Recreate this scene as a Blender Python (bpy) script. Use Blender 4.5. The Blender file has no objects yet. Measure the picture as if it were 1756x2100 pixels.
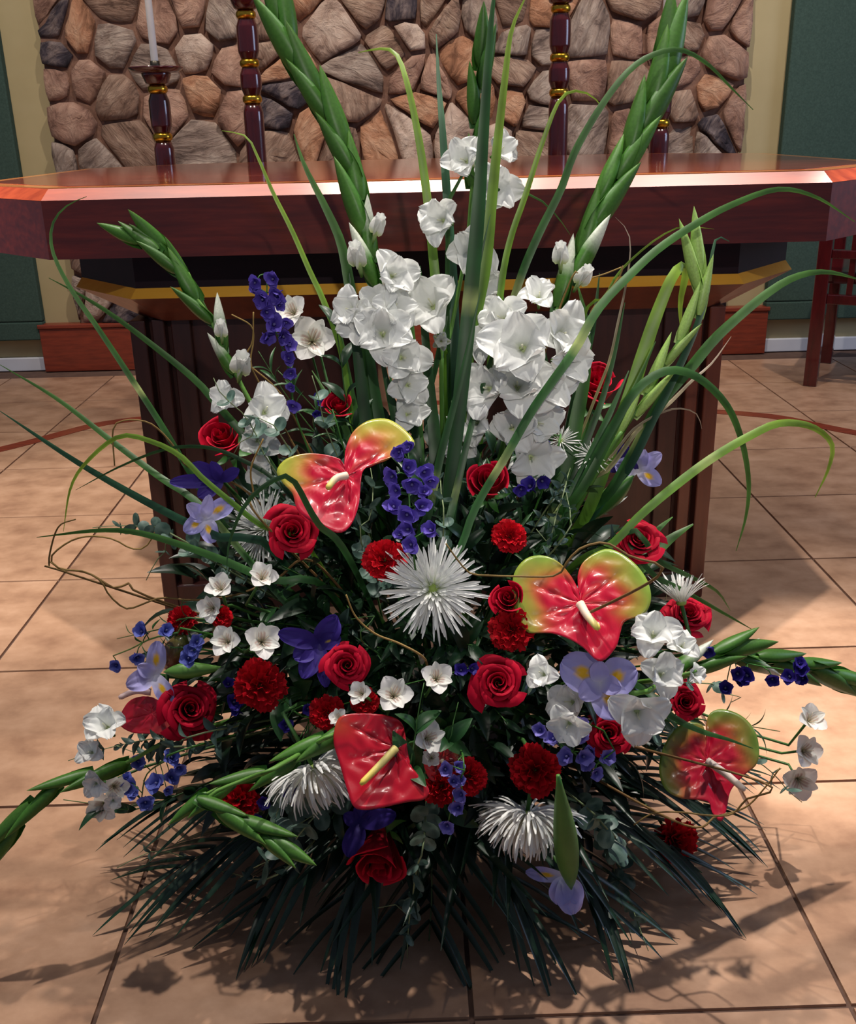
import bpy, math, random
import numpy as np
from mathutils import Vector, Matrix

# ------------------------------------------------------------------ camera
CAM_H = 1.10; FPX = 2070.0
TILT = math.radians(20.84); ROLL = math.radians(1.3); YAW = math.radians(0.8)
FWD = Vector((math.sin(YAW)*math.cos(TILT), math.cos(YAW)*math.cos(TILT), -math.sin(TILT)))
_r0 = Vector((math.cos(YAW), -math.sin(YAW), 0)); _u0 = _r0.cross(FWD)
RGT = _r0*math.cos(ROLL) - _u0*math.sin(ROLL)
UPV = _u0*math.cos(ROLL) + _r0*math.sin(ROLL)
EYE = Vector((0, 0, CAM_H))
scn = bpy.context.scene
cam = bpy.data.cameras.new('camera'); camo = bpy.data.objects.new('camera', cam)
scn.collection.objects.link(camo); scn.camera = camo
m = Matrix.Identity(4)
for i, v in enumerate((RGT, UPV, -FWD)):
    for j in range(3): m[j][i] = v[j]
camo.matrix_world = Matrix.Translation(EYE) @ m
cam.sensor_fit = 'HORIZONTAL'; cam.sensor_width = 36; cam.lens = FPX/1756*36
cam.clip_start = 0.05; cam.clip_end = 60

# ------------------------------------------------------------------ world, lamps, exposure
w = bpy.data.worlds.new('world'); scn.world = w; w.use_nodes = True
w.node_tree.nodes['Background'].inputs[0].default_value = (0.62, 0.72, 1.0, 1)
w.node_tree.nodes['Background'].inputs[1].default_value = 0.105
def spot(name, loc, target, watt, col, size, blend=.6, rad=.05):
    l = bpy.data.lights.new(name, 'SPOT'); l.energy = watt; l.color = col
    l.spot_size = math.radians(size); l.spot_blend = blend; l.shadow_soft_size = rad
    o = bpy.data.objects.new(name, l); scn.collection.objects.link(o)
    o.location = loc
    o.rotation_euler = (Vector(target)-Vector(loc)).to_track_quat('-Z', 'Y').to_euler()
    return o
WARM = (1.0, .90, .80)
KEY = (1.0, .93, .85)
spot('ceiling_spot', (1.25, 2.25, 4.3), (0.62, 1.50, 0.3), 380, KEY, 38, .9, .04)
spot('ceiling_spot', (-1.0, 2.15, 4.3), (-0.40, 1.65, 0.4), 230, KEY, 42, .9, .04)
spot('ceiling_spot', (0.0, 0.7, 4.3), (0.0, 1.55, 0.9), 80, KEY, 24, .9)
spot('ceiling_spot', (0.3, -3.6, 3.4), (0.1, 1.9, 0.85), 190, KEY, 18, .9)
spot('ceiling_spot', (-2.9, 2.3, 4.3), (-1.5, 2.6, 0.0), 260, KEY, 40, .9, .08)
spot('ceiling_spot', (3.0, 2.5, 4.3), (1.7, 2.7, 0.0), 130, KEY, 44, .9, .08)
spot('ceiling_spot', (2.0, 2.5, 4.3), (0.90, 1.76, 0.0), 520, KEY, 13, .6, .03)
spot('ceiling_spot', (-1.6, 0.9, 4.3), (-1.05, 2.75, 0.0), 430, KEY, 24, .9, .05)
for lx in (-.30, .0, .25, .5):
    spot('ceiling_spot', (lx, 2.98, 4.3), (lx, 2.3, 1.0), 36, WARM, 44, .9, .07)
spot('ceiling_spot', (-1.5, 2.9, 4.2), (-1.4, 4.7, 1.0), 150, WARM, 74, .9)
spot('ceiling_spot', (0.3, 2.9, 4.2), (0.2, 5.0, 1.5), 200, WARM, 74, .9)
spot('ceiling_spot', (1.9, 2.9, 4.2), (1.8, 4.7, 0.9), 140, WARM, 74, .9)
l = bpy.data.lights.new('window_daylight', 'AREA'); l.energy = 26; l.color = (.55, .68, 1); l.size = 1.6
o = bpy.data.objects.new('window_daylight', l); scn.collection.objects.link(o); o.location = (4.6, 2.6, 2.0)
o.rotation_euler = (Vector((0, 3, .6))-o.location).to_track_quat('-Z', 'Y').to_euler()
scn.view_settings.view_transform = 'Standard'; scn.view_settings.look = 'None'
scn.view_settings.gamma = 1.0; scn.view_settings.exposure = 0.72
scn.view_settings.use_curve_mapping = False

# ------------------------------------------------------------------ pixel -> world
def ray(x, y): return FWD*FPX + RGT*(x-878) - UPV*(y-1050)
def P(x, y, Y):
    d = ray(x, y); return EYE + d*(Y/d.y)
def PH(x, y, h):
    d = ray(x, y); return EYE + d*((h-CAM_H)/d.z)
def depth(p): return (p-EYE).dot(FWD)
ECEN = Vector((0.0, 1.5, 0.27)); ERAD = Vector((.46, .42, .45))
def E(x, y, k=1.0, zmin=.03):
    d = ray(x, y).normalized()
    r = ERAD*k
    o = Vector(((EYE[i]-ECEN[i])/r[i] for i in range(3))); q = Vector((d[i]/r[i] for i in range(3)))
    a = q.dot(q); b = o.dot(q); c = o.dot(o)-1
    disc = b*b-a*c
    t = (-b-math.sqrt(disc))/a if disc > 0 else -b/a
    p = EYE+d*t
    if p.z < zmin: p = PH(x, y, zmin)
    return p
def S(r, g, b):
    return tuple(((c/255/12.92) if c/255 <= .04045 else ((c/255+.055)/1.055)**2.4) for c in (r, g, b))
def mixc(a, b, t):
    t = max(0, min(1, t)); return tuple(a[i]*(1-t)+b[i]*t for i in range(3))

# ------------------------------------------------------------------ helpers
def link(o, parent=None):
    scn.collection.objects.link(o)
    if parent is not None: o.parent = parent
    return o
def mesh(name, verts, faces, mat=None, cols=None, smooth=True):
    me = bpy.data.meshes.new(name)
    me.from_pydata([tuple(v) for v in verts], [], faces)
    if cols is not None:
        at = me.color_attributes.new('Col', 'FLOAT_COLOR', 'POINT')
        arr = np.ones((len(verts), 4), dtype=np.float32); arr[:, :3] = np.array(cols, dtype=np.float32).reshape(-1, 3)
        at.data.foreach_set('color', arr.ravel())
    if smooth: me.polygons.foreach_set('use_smooth', [True]*len(me.polygons))
    if mat: me.materials.append(mat)
    me.update()
    return me
def obj(name, me, parent=None, M=None):
    o = bpy.data.objects.new(name, me)
    if M is not None: o.matrix_basis = M
    return link(o, parent)
def tag(o, label=None, cat=None, group=None, kind=None):
    if label: o['label'] = label
    if cat: o['category'] = cat
    if group: o['group'] = group
    if kind: o['kind'] = kind
    return o
def empty(name, loc, label, cat, group=None):
    o = bpy.data.objects.new(name, None); o.empty_display_size = .02; o.location = loc; link(o)
    return tag(o, label, cat, group)
def box_data(x0, x1, y0, y1, z0, z1):
    v = [(x0,y0,z0),(x1,y0,z0),(x1,y1,z0),(x0,y1,z0),(x0,y0,z1),(x1,y0,z1),(x1,y1,z1),(x0,y1,z1)]
    f = [(3,2,1,0),(4,5,6,7),(0,1,5,4),(1,2,6,5),(2,3,7,6),(3,0,4,7)]
    return v, f
def box(name, b, mat, parent=None, bev=0.0, off=(0, 0, 0)):
    b = (b[0]-off[0], b[1]-off[0], b[2]-off[1], b[3]-off[1], b[4]-off[2], b[5]-off[2])
    v, f = box_data(*b)
    o = obj(name, mesh(name, v, f, mat, smooth=False), parent)
    if bev:
        md = o.modifiers.new('bevel', 'BEVEL'); md.width = bev; md.segments = 2
    return o
class MB:
    def __init__(s): s.v = []; s.f = []; s.c = []
    def add(s, v, f, c):
        n = len(s.v); s.v += [tuple(p) for p in v]; s.f += [tuple(i+n for i in q) for q in f]
        s.c += (list(c) if len(c) == len(v) and not isinstance(c[0], float) else [c]*len(v))
    def mesh(s, name, mat): return mesh(name, s.v, s.f, mat, s.c)
def prism(name, poly, z0, z1, mat, parent=None, off=(0, 0, 0), poly2=None):
    n = len(poly); poly2 = poly2 or poly
    v = [(x-off[0], y-off[1], z0-off[2]) for x, y in poly]+[(x-off[0], y-off[1], z1-off[2]) for x, y in poly2]
    f = [tuple(range(n-1, -1, -1)), tuple(range(n, 2*n))]+[(i, (i+1) % n, n+(i+1) % n, n+i) for i in range(n)]
    return obj(name, mesh(name, v, f, mat, smooth=False), parent)
def lathe(prof, seg=24):
    v = []; f = []
    for r, z in prof:
        for k in range(seg):
            a = 2*math.pi*k/seg; v.append((r*math.cos(a), r*math.sin(a), z))
    for i in range(len(prof)-1):
        for k in range(seg):
            f.append((i*seg+k, i*seg+(k+1) % seg, (i+1)*seg+(k+1) % seg, (i+1)*seg+k))
    f.append(tuple(range(seg-1, -1, -1))); f.append(tuple((len(prof)-1)*seg+k for k in range(seg)))
    return v, f
def catmull(pts, n):
    pts = [Vector(p) for p in pts]
    if len(pts) == 2: return [pts[0].lerp(pts[1], i/(n-1)) for i in range(n)]
    q = [pts[0]*2-pts[1]]+pts+[pts[-1]*2-pts[-2]]
    L = [0]
    for i in range(1, len(pts)): L.append(L[-1]+max(1e-6, (pts[i]-pts[i-1]).length))
    out = []
    for i in range(n):
        s = L[-1]*i/(n-1); k = 0
        while k < len(pts)-2 and s > L[k+1]: k += 1
        t = (s-L[k])/(L[k+1]-L[k]); a, b, c, d = q[k:k+4]
        out.append(.5*((2*b)+(c-a)*t+(2*a-5*b+4*c-d)*t*t+(3*b-a-3*c+d)*t**3))
    return out
def tube_data(pts, rad, seg=6):
    """pts list of Vector, rad float or function of t"""
    n = len(pts); v = []; f = []
    prev = None
    for i, p in enumerate(pts):
        t = (pts[min(i+1, n-1)]-pts[max(i-1, 0)])
        if t.length < 1e-9: t = Vector((0, 0, 1))
        t.normalize()
        a = (prev - t*prev.dot(t)) if prev else t.orthogonal()
        if a.length < 1e-6: a = t.orthogonal()
        a.normalize(); prev = a; b = t.cross(a)
        r = rad(i/(n-1)) if callable(rad) else rad
        for k in range(seg):
            an = 2*math.pi*k/seg; v.append(p+(a*math.cos(an)+b*math.sin(an))*r)
    for i in range(n-1):
        for k in range(seg):
            f.append((i*seg+k, i*seg+(k+1) % seg, (i+1)*seg+(k+1) % seg, (i+1)*seg+k))
    f.append(tuple(range(seg-1, -1, -1))); f.append(tuple((n-1)*seg+k for k in range(seg)))
    return v, f

# ------------------------------------------------------------------ materials
def newmat(name):
    mt = bpy.data.materials.new(name); mt.use_nodes = True
    nt = mt.node_tree; return mt, nt, nt.nodes['Principled BSDF']
def node(nt, t, **kw):
    n = nt.nodes.new(t)
    for k, v in kw.items(): setattr(n, k, v)
    return n
def attrmat(name, rough=.5, transl=.0, noise=.12, spec=.5, scale=60, coat=0, bump=0):
    mt, nt, p = newmat(name)
    a = node(nt, 'ShaderNodeVertexColor', layer_name='Col')
    tc = node(nt, 'ShaderNodeTexCoord'); nz = node(nt, 'ShaderNodeTexNoise'); nz.inputs['Scale'].default_value = scale
    nt.links.new(tc.outputs['Object'], nz.inputs['Vector'])
    mr = node(nt, 'ShaderNodeMapRange'); mr.inputs[3].default_value = 1-noise*1.6; mr.inputs[4].default_value = 1+noise*1.6
    nt.links.new(nz.outputs['Fac'], mr.inputs[0])
    oi = node(nt, 'ShaderNodeObjectInfo'); mr2 = node(nt, 'ShaderNodeMapRange'); mr2.inputs[3].default_value = 1-noise; mr2.inputs[4].default_value = 1+noise
    nt.links.new(oi.outputs['Random'], mr2.inputs[0])
    mu = node(nt, 'ShaderNodeMath', operation='MULTIPLY'); nt.links.new(mr.outputs[0], mu.inputs[0]); nt.links.new(mr2.outputs[0], mu.inputs[1])
    vm = node(nt, 'ShaderNodeVectorMath', operation='SCALE'); nt.links.new(a.outputs['Color'], vm.inputs[0]); nt.links.new(mu.outputs[0], vm.inputs['Scale'])
    nt.links.new(vm.outputs[0], p.inputs['Base Color'])
    p.inputs['Roughness'].default_value = rough; p.inputs['Specular IOR Level'].default_value = spec
    p.inputs['Coat Weight'].default_value = coat; p.inputs['Coat Roughness'].default_value = .12
    if bump:
        b = node(nt, 'ShaderNodeBump'); b.inputs['Strength'].default_value = bump; b.inputs['Distance'].default_value = .002
        nt.links.new(nz.outputs['Fac'], b.inputs['Height']); nt.links.new(b.outputs[0], p.inputs['Normal'])
    if transl:
        tr = node(nt, 'ShaderNodeBsdfTranslucent'); nt.links.new(vm.outputs[0], tr.inputs['Color'])
        mx = node(nt, 'ShaderNodeMixShader'); mx.inputs[0].default_value = transl
        out = nt.nodes['Material Output']
        nt.links.new(p.outputs[0], mx.inputs[1]); nt.links.new(tr.outputs[0], mx.inputs[2]); nt.links.new(mx.outputs[0], out.inputs[0])
    return mt
def noisemat(name, c1, c2, scale=4, rough=.6, detail=8, bump=0, stretch=(1, 1, 1), metal=0, spec=.5, coat=0, dist=.005, c3=None, distortion=0, rand=0):
    mt, nt, p = newmat(name)
    tc = node(nt, 'ShaderNodeTexCoord'); mp = node(nt, 'ShaderNodeMapping'); mp.inputs['Scale'].default_value = stretch
    nz = node(nt, 'ShaderNodeTexNoise'); nz.inputs['Scale'].default_value = scale; nz.inputs['Detail'].default_value = detail
    nz.inputs['Roughness'].default_value = .6; nz.inputs['Distortion'].default_value = distortion
    nt.links.new(tc.outputs['Object'], mp.inputs[0]); nt.links.new(mp.outputs[0], nz.inputs['Vector'])
    if rand:
        oi = node(nt, 'ShaderNodeObjectInfo'); cx = node(nt, 'ShaderNodeCombineXYZ')
        m2 = node(nt, 'ShaderNodeMath', operation='MULTIPLY'); m2.inputs[1].default_value = 40
        nt.links.new(oi.outputs['Random'], m2.inputs[0]); nt.links.new(m2.outputs[0], cx.inputs[0]); nt.links.new(m2.outputs[0], cx.inputs[2])
        nt.links.new(cx.outputs[0], mp.inputs['Location'])
    cr = node(nt, 'ShaderNodeValToRGB'); cr.color_ramp.elements[0].position = .3; cr.color_ramp.elements[1].position = .72
    cr.color_ramp.elements[0].color = (*c1, 1); cr.color_ramp.elements[1].color = (*c2, 1)
    if c3:
        e = cr.color_ramp.elements.new(.5); e.color = (*c3, 1)
    nt.links.new(nz.outputs['Fac'], cr.inputs[0]); nt.links.new(cr.outputs[0], p.inputs['Base Color'])
    p.inputs['Roughness'].default_value = rough; p.inputs['Metallic'].default_value = metal
    p.inputs['Specular IOR Level'].default_value = spec; p.inputs['Coat Weight'].default_value = coat; p.inputs['Coat Roughness'].default_value = .08
    if bump:
        b = node(nt, 'ShaderNodeBump'); b.inputs['Strength'].default_value = bump; b.inputs['Distance'].default_value = dist
        nt.links.new(nz.outputs['Fac'], b.inputs['Height']); nt.links.new(b.outputs[0], p.inputs['Normal'])
    return mt
M_PET = attrmat('petal', .55, .22, .05, .3, 90)
M_VELVET = attrmat('velvet_petal', .6, .10, .10, .12, 120)
M_LEAF = attrmat('leaf', .42, .22, .18, .5, 30)
M_DLEAF = attrmat('deep_leaf', .38, .10, .22, .5, 30)
M_WAX = attrmat('waxy_spathe', .3, .06, .08, .4, 70, coat=.35, bump=.15)
M_STEM = attrmat('stem', .5, 0, .15, .4, 50)
M_TWIG = attrmat('twig', .7, 0, .3, .3, 80)
M_TILE = noisemat('floor_tile', S(150, 112, 88), S(198, 158, 130), 9, .36, 14, .05, (1, 1.25, 1), c3=S(178, 138, 110), distortion=.0, rand=1, spec=.35)
M_GROUT = noisemat('grout', S(84, 60, 50), S(104, 78, 64), 20, .9)
M_WOOD = noisemat('red_wood', S(76, 22, 18), S(118, 40, 28), 5, .3, 8, .05, (1.2, 14, 14), coat=.35, c3=S(94, 29, 22), distortion=.3, dist=.001)
M_CHAMFER = noisemat('chamfer_wood', S(150, 52, 30), S(196, 84, 48), 5, .38, 6, 0, (1.2, 9, 9), coat=.6)
M_CHAMFER.node_tree.nodes['Principled BSDF'].inputs['Coat Roughness'].default_value = .2
M_TOPWOOD = noisemat('table_top_wood', S(168, 56, 42), S(214, 100, 74), 5, .2, 8, .0, (1.2, 9, 9), coat=.9, c3=S(150, 52, 28), distortion=.3)
M_DARKWOOD = noisemat('dark_wood', S(42, 18, 17), S(66, 30, 26), 5, .38, 6, .04, (10, 10, 1.2), coat=.15, dist=.001)
M_NAVY = noisemat('dark_band_wood', S(24, 12, 20), S(36, 18, 28), 4, .4, 5, 0, (1, 8, 8), coat=.0, spec=.25)
M_COPPER = noisemat('copper_wood', S(84, 40, 30), S(112, 58, 42), 4, .35, 6, 0, (8, 8, 1), coat=.2)
M_STEPWOOD = noisemat('step_wood', S(108, 42, 26), S(150, 62, 38), 6, .4, 8, .05, (1.4, 12, 12), coat=.2, dist=.001)
M_GOLDWOOD = noisemat('gold_inlay', S(240, 176, 58), S(248, 190, 76), 5, .3, 4, 0, (1, 8, 8))
M_INLAY = noisemat('maple_inlay', S(196, 112, 52), S(226, 140, 70), 5, .25, 4, 0, (1, 8, 8), coat=.6)
M_GOLD = noisemat('brass', S(200, 150, 40), S(226, 180, 66), 10, .25, 2, 0, metal=1)
M_STICK = noisemat('mahogany_lacquer', S(64, 12, 18), S(94, 22, 26), 6, .2, 5, 0, (6, 6, 1), coat=.8)
M_CANDLE = noisemat('candle_wax', S(228, 226, 222), S(240, 238, 232), 12, .4, 3)
M_YELLOW = noisemat('tan_wall_paint', S(176, 160, 118), S(186, 170, 128), 3, .85, 4, .05)
M_GREEN = noisemat('green_fabric', S(60, 78, 70), S(72, 92, 82), 120, .95, 3, .2, spec=.1, dist=.001)
M_WHITE = noisemat('baseboard_paint', S(206, 208, 216), S(218, 220, 226), 6, .5, 2)
M_MORTAR = noisemat('mortar', S(98, 70, 58), S(136, 100, 82), 30, .95, 6, .5, dist=.01)
M_METAL = noisemat('dull_metal', S(60, 56, 50), S(90, 84, 74), 20, .4, 2, metal=.9)
M_POT = noisemat('dark_basket', S(26, 20, 16), S(48, 38, 28), 30, .8, 4, .3)
def stonemat(name, cols, stre, scale=7.0):
    mt, nt, p = newmat(name)
    tc = node(nt, 'ShaderNodeTexCoord'); oi = node(nt, 'ShaderNodeObjectInfo')
    vr = node(nt, 'ShaderNodeVectorRotate', rotation_type='Y_AXIS')
    mu = node(nt, 'ShaderNodeMath', operation='MULTIPLY'); mu.inputs[1].default_value = 6.28
    nt.links.new(oi.outputs['Random'], mu.inputs[0]); nt.links.new(mu.outputs[0], vr.inputs['Angle']); nt.links.new(tc.outputs['Object'], vr.inputs['Vector'])
    mp = node(nt, 'ShaderNodeMapping'); mp.inputs['Scale'].default_value = (1, 1, stre); nt.links.new(vr.outputs[0], mp.inputs[0])
    nz = node(nt, 'ShaderNodeTexNoise'); nz.inputs['Scale'].default_value = scale; nz.inputs['Detail'].default_value = 12; nz.inputs['Roughness'].default_value = .68; nz.inputs['Distortion'].default_value = .8
    nt.links.new(mp.outputs[0], nz.inputs['Vector'])
    n2 = node(nt, 'ShaderNodeTexNoise'); n2.inputs['Scale'].default_value = 5; n2.inputs['Detail'].default_value = 5; nt.links.new(vr.outputs[0], n2.inputs['Vector'])
    cr = node(nt, 'ShaderNodeValToRGB'); el = cr.color_ramp.elements
    el[0].position = .40; el[1].position = .61; el[0].color = (*cols[0], 1); el[1].color = (*cols[2], 1)
    e = el.new(.5); e.color = (*cols[1], 1)
    mx = node(nt, 'ShaderNodeMath', operation='MULTIPLY_ADD'); mx.inputs[1].default_value = .55; 
    m3 = node(nt, 'ShaderNodeMath', operation='MULTIPLY'); m3.inputs[1].default_value = .45
    nt.links.new(n2.outputs['Fac'], m3.inputs[0]); nt.links.new(nz.outputs['Fac'], mx.inputs[0]); nt.links.new(m3.outputs[0], mx.inputs[2])
    nt.links.new(mx.outputs[0], cr.inputs[0]); nt.links.new(cr.outputs[0], p.inputs['Base Color'])
    p.inputs['Roughness'].default_value = .85
    b = node(nt, 'ShaderNodeBump'); b.inputs['Strength'].default_value = .9; b.inputs['Distance'].default_value = .035
    nt.links.new(nz.outputs['Fac'], b.inputs['Height']); nt.links.new(b.outputs[0], p.inputs['Normal'])
    return mt
STONE = {
 't': stonemat('tan_stone', (S(98, 72, 58), S(156, 124, 104), S(190, 160, 138)), 4.0),
 'p': stonemat('pink_stone', (S(116, 82, 68), S(166, 126, 106), S(192, 154, 132)), 1.5, 9),
 'g': stonemat('grey_stone', (S(92, 74, 66), S(156, 134, 120), S(196, 176, 160)), 3.5),
 'w': stonemat('pale_stone', (S(122, 96, 82), S(184, 156, 138), S(214, 190, 172)), 1.5),
 'o': stonemat('orange_stone', (S(122, 80, 54), S(184, 130, 96), S(214, 168, 134)), 2.5),
 'd': stonemat('blue_black_stone', (S(38, 32, 40), S(66, 56, 64), S(140, 122, 116)), 3.0)}

# ------------------------------------------------------------------ floor
floor = obj('floor', mesh('floor', [(-6, -1, -.004), (6, -1, -.004), (6, 5.2, -.004), (-6, 5.2, -.004)], [(0, 1, 2, 3)], M_GROUT, smooth=False))
tag(floor, kind='structure')
TX, TY, TX0, TY0, GAP = .502, .484, .057, 1.006, .0022
v, f = box_data(-TX/2+GAP, TX/2-GAP, -TY/2+GAP, TY/2-GAP, -.010, 0)
c = .0015
v = v[:4]+[(x-c*(1 if x > 0 else -1), y-c*(1 if y > 0 else -1), z) for x, y, z in v[4:]]
tile_me = mesh('tile', v, f, M_TILE, smooth=False)
for i in range(-9, 9):
    for j in range(-3, 9):
        y = TY0+(j+.5)*TY
        if y+TY/2 > 5.1: continue
        obj('tile', tile_me, floor, Matrix.Translation((TX0+(i+.5)*TX, y, 0)))
arc = catmull([(-2.6, 2.6, 0), PH(0, 922, 0), PH(305, 857, 0), PH(900, 826, 0), PH(1490, 846, 0), PH(1756, 888, 0), (2.6, 2.6, 0)], 60)
v = []; f = []
for i, p in enumerate(arc):
    t = (arc[min(i+1, 59)]-arc[max(i-1, 0)]).normalized(); nrm = Vector((-t.y, t.x, 0))*.032
    for q in (p-nrm, p+nrm): v += [(q.x, q.y, .0), (q.x, q.y, .0015)]
for i in range(59):
    a = i*4; b = a+4
    f += [(a+1, b+1, b+3, a+3), (a, b, b+1, a+1), (a+3, b+3, b+2, a+2)]
o = obj('trim_1', mesh('trim', v, f, M_STEPWOOD, smooth=False)); tag(o, kind='structure')

# ------------------------------------------------------------------ back wall
WY = 5.06
wall = box('wall_back', (-6, 6, WY, WY+.12, 0, 4.6), M_YELLOW); tag(wall, kind='structure')
xl = P(120, 350, WY).x; xr = P(1522, 150, WY).x
xls = -1.86; xrs = 1.86
xls = (P(95, 100, WY).x+P(150, 600, WY).x)/2
xrs = P(1525, 180, WY).x
mort = box('mortar_bed', (xls+.01, xrs-.01, WY-.034, WY+.01, .2, 3.2), M_MORTAR, wall)
seeds = []
for s in """110,45,d 118,118,d 165,65,o 235,10,t 230,88,g 335,45,p 395,25,p 455,40,g 405,105,w 320,140,g 242,205,t 350,222,p 425,200,o 118,165,p 182,168,p
150,250,p 262,290,t 415,285,g 130,340,g 205,335,g 475,140,p 487,225,p 545,60,t 552,108,t 580,145,o 590,190,d 570,235,d 640,270,o 570,300,t 690,60,w
750,8,t 832,25,d 835,68,w 803,95,t 735,145,g 715,208,t 850,155,p 862,218,o 780,288,o 832,268,w 700,295,t 885,28,t 945,118,o 905,45,t 875,165,p
985,40,g 1050,20,t 1066,88,g 1112,25,o 1105,92,g 1205,82,g 1290,80,p 1060,145,t 1112,190,g 1208,162,p 1048,218,o 1100,240,g 985,222,o 945,268,w 1010,285,w 1095,295,t 1200,262,g
1312,12,t 1400,12,g 1475,22,p 1345,75,p 1398,75,t 1372,92,p 1478,112,p 1275,165,t 1395,150,p 1400,210,t 1445,192,o 1462,272,d 1505,245,p 1400,300,g 1440,300,g 1325,250,p 1290,270,p 1520,50,p
155,595,g 205,610,w 182,528,t 255,645,d 180,450,p 95,30,p""".split():
    x, y, k = s.split(','); q = P(float(x), float(y), WY); seeds.append((q.x, q.z, k))
rnd = random.Random(5)
ztop_seen = P(878, 0, WY).z
for gx in np.arange(xls, xrs, .25):
    for gz in np.arange(.3, 3.2, .23):
        x = gx+rnd.uniform(-.09, .09)+.1; z = gz+rnd.uniform(-.08, .08)
        if min((x-a)**2+(z-b)**2 for a, b, _ in seeds) > (.19**2): seeds.append((x, z, rnd.choice('ttppggwood')))
def clip(poly, px, pz, nx, nz):
    out = []
    for i in range(len(poly)):
        a = poly[i]; b = poly[(i+1) % len(poly)]
        da = (a[0]-px)*nx+(a[1]-pz)*nz; db = (b[0]-px)*nx+(b[1]-pz)*nz
        if da <= 0: out.append(a)
        if (da < 0) != (db < 0) and abs(da-db) > 1e-12:
            t = da/(da-db); out.append((a[0]+(b[0]-a[0])*t, a[1]+(b[1]-a[1])*t))
    return out
for i, (sx, sz, k) in enumerate(seeds):
    if not (xls-.05 < sx < xrs+.05 and .2 < sz < 3.2): continue
    poly = [(xls, .23), (xrs, .23), (xrs, 3.2), (xls, 3.2)]
    for j, (tx, tz, _) in enumerate(seeds):
        if j == i: continue
        d = math.hypot(tx-sx, tz-sz)
        if d > .8 or d < 1e-6: continue
        nx, nz = (tx-sx)/d, (tz-sz)/d; g = .0055
        poly = clip(poly, (sx+tx)/2-nx*g, (sz+tz)/2-nz*g, nx, nz)
        if len(poly) < 3: break
    if len(poly) < 3: continue
    cx = sum(p[0] for p in poly)/len(poly); cz = sum(p[1] for p in poly)/len(poly)
    r = random.Random(i*7+1)
    ring = []
    for a in range(len(poly)):
        p, q = poly[a], poly[(a+1) % len(poly)]; L = math.hypot(q[0]-p[0], q[1]-p[1]); n = max(1, int(L/.05))
        for t in range(n):
            u = (t+.5)/n if n > 1 else .5
            u = (t+.0)/n
            ring.append((p[0]+(q[0]-p[0])*u+r.uniform(-.006, .006), p[1]+(q[1]-p[1])*u+r.uniform(-.006, .006)))
    ring = [tuple((ring[a-1][b]+6*ring[a][b]+ring[(a+1) % len(ring)][b])/8 for b in (0, 1)) for a in range(len(ring))]
    n = len(ring); hgt = r.uniform(.032, .058); tx_, tz_ = r.uniform(-.16, .16), r.uniform(-.16, .16)
    vs = []; fs = []
    levels = [(1.0, 0.0), (1.0, .62), (.955, .92), (.68, 1.0), (.34, 1.0)]
    for s_, h_ in levels:
        for (x, z) in ring:
            dx, dz = (x-cx)*s_, (z-cz)*s_
            hh = hgt*h_*(1+(r.uniform(-.22, .22) if h_ > .5 else 0))+(tx_*dx+tz_*dz if h_ > .3 else 0)
            vs.append((dx, -max(hh, 0), dz))
    vs.append((0, -hgt*1.02, 0))
    for l in range(len(levels)-1):
        for a in range(n): fs.append((l*n+a, l*n+(a+1) % n, (l+1)*n+(a+1) % n, (l+1)*n+a))
    l = len(levels)-1
    for a in range(n): fs.append((l*n+a, l*n+(a+1) % n, len(vs)-1))
    me = mesh('stone', vs, fs, STONE[k]); 
    obj('stone', me, wall, Matrix.Translation((cx, WY-.02, cz)))
# wooden step, baseboards, green panels
sl, sr = PH(95, 762, 0).x, P(1571, 700, 5.0).x
box('trim_2', (sl, sr, 5.0, WY, 0, .215), M_STEPWOOD, None, .004); box('trim_3', (sl-.005, sr+.005, 4.992, WY, .215, .235), M_STEPWOOD, None, .004)
zb = P(50, 735, 5.03).z
box('baseboard_left', (-6, sl-.006, 5.035, WY, 0, zb), M_WHITE, None, .004); box('baseboard_right', (sr+.006, 6, 5.035, WY, 0, zb), M_WHITE, None, .004)
for n in ('trim_2', 'trim_3', 'baseboard_left', 'baseboard_right'): tag(bpy.data.objects[n], kind='structure')
for lab, x0, x1, z0 in (('dark green fabric wall panel left of the stone wall', -3.4, P(60, 480, 5.02).x, P(60, 697, 5.02).z),
                        ('dark green fabric wall panel right of the stone wall, behind the chair', P(1592, 400, 5.02).x, 3.6, P(1600, 655, 5.02).z)):
    e = empty('wall_panel', ((x0+x1)/2, 5.03, z0), lab, 'wall panel', 'green fabric wall panels')
    cxx, cyy, czz = e.location
    box('fabric', (x0, x1, 5.01, WY, z0+.09, 3.4), M_GREEN, e, .006, (cxx, cyy, czz))
    box('lower_hem', (x0, x1, 5.004, WY, z0, z0+.088), M_GREEN, e, .006, (cxx, cyy, czz))

# ------------------------------------------------------------------ altar
AX = .062
def octo(hw, y0, y1, cx, cy, hx=None):
    return [(AX-hw, y0), (AX+hw, y0), (AX+hw+cx, y0+cy), (AX+hw+cx, y1-cy), (AX+hw, y1), (AX-hw, y1), (AX-hw-cx, y1-cy), (AX-hw-cx, y0+cy)]
altar = empty('altar', (AX, 2.7, 0), 'red wooden altar table with eight-sided polished top on two dark piers', 'table')
AO = (AX, 2.7, 0)
A1 = octo(.75, 2.0, 3.45, .27, .27); A2 = octo(.742, 2.028, 3.422, .262, .262)
prism('slab', A1, .878, .986, M_WOOD, altar, AO)
prism('chamfer', A1, .9865, 1.0065, M_CHAMFER, altar, AO, A2)
A3 = octo(.72, 2.07, 3.38, .25, .25)
prism('table_top', A3, 1.0066, 1.0086, M_TOPWOOD, altar, AO)
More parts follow.
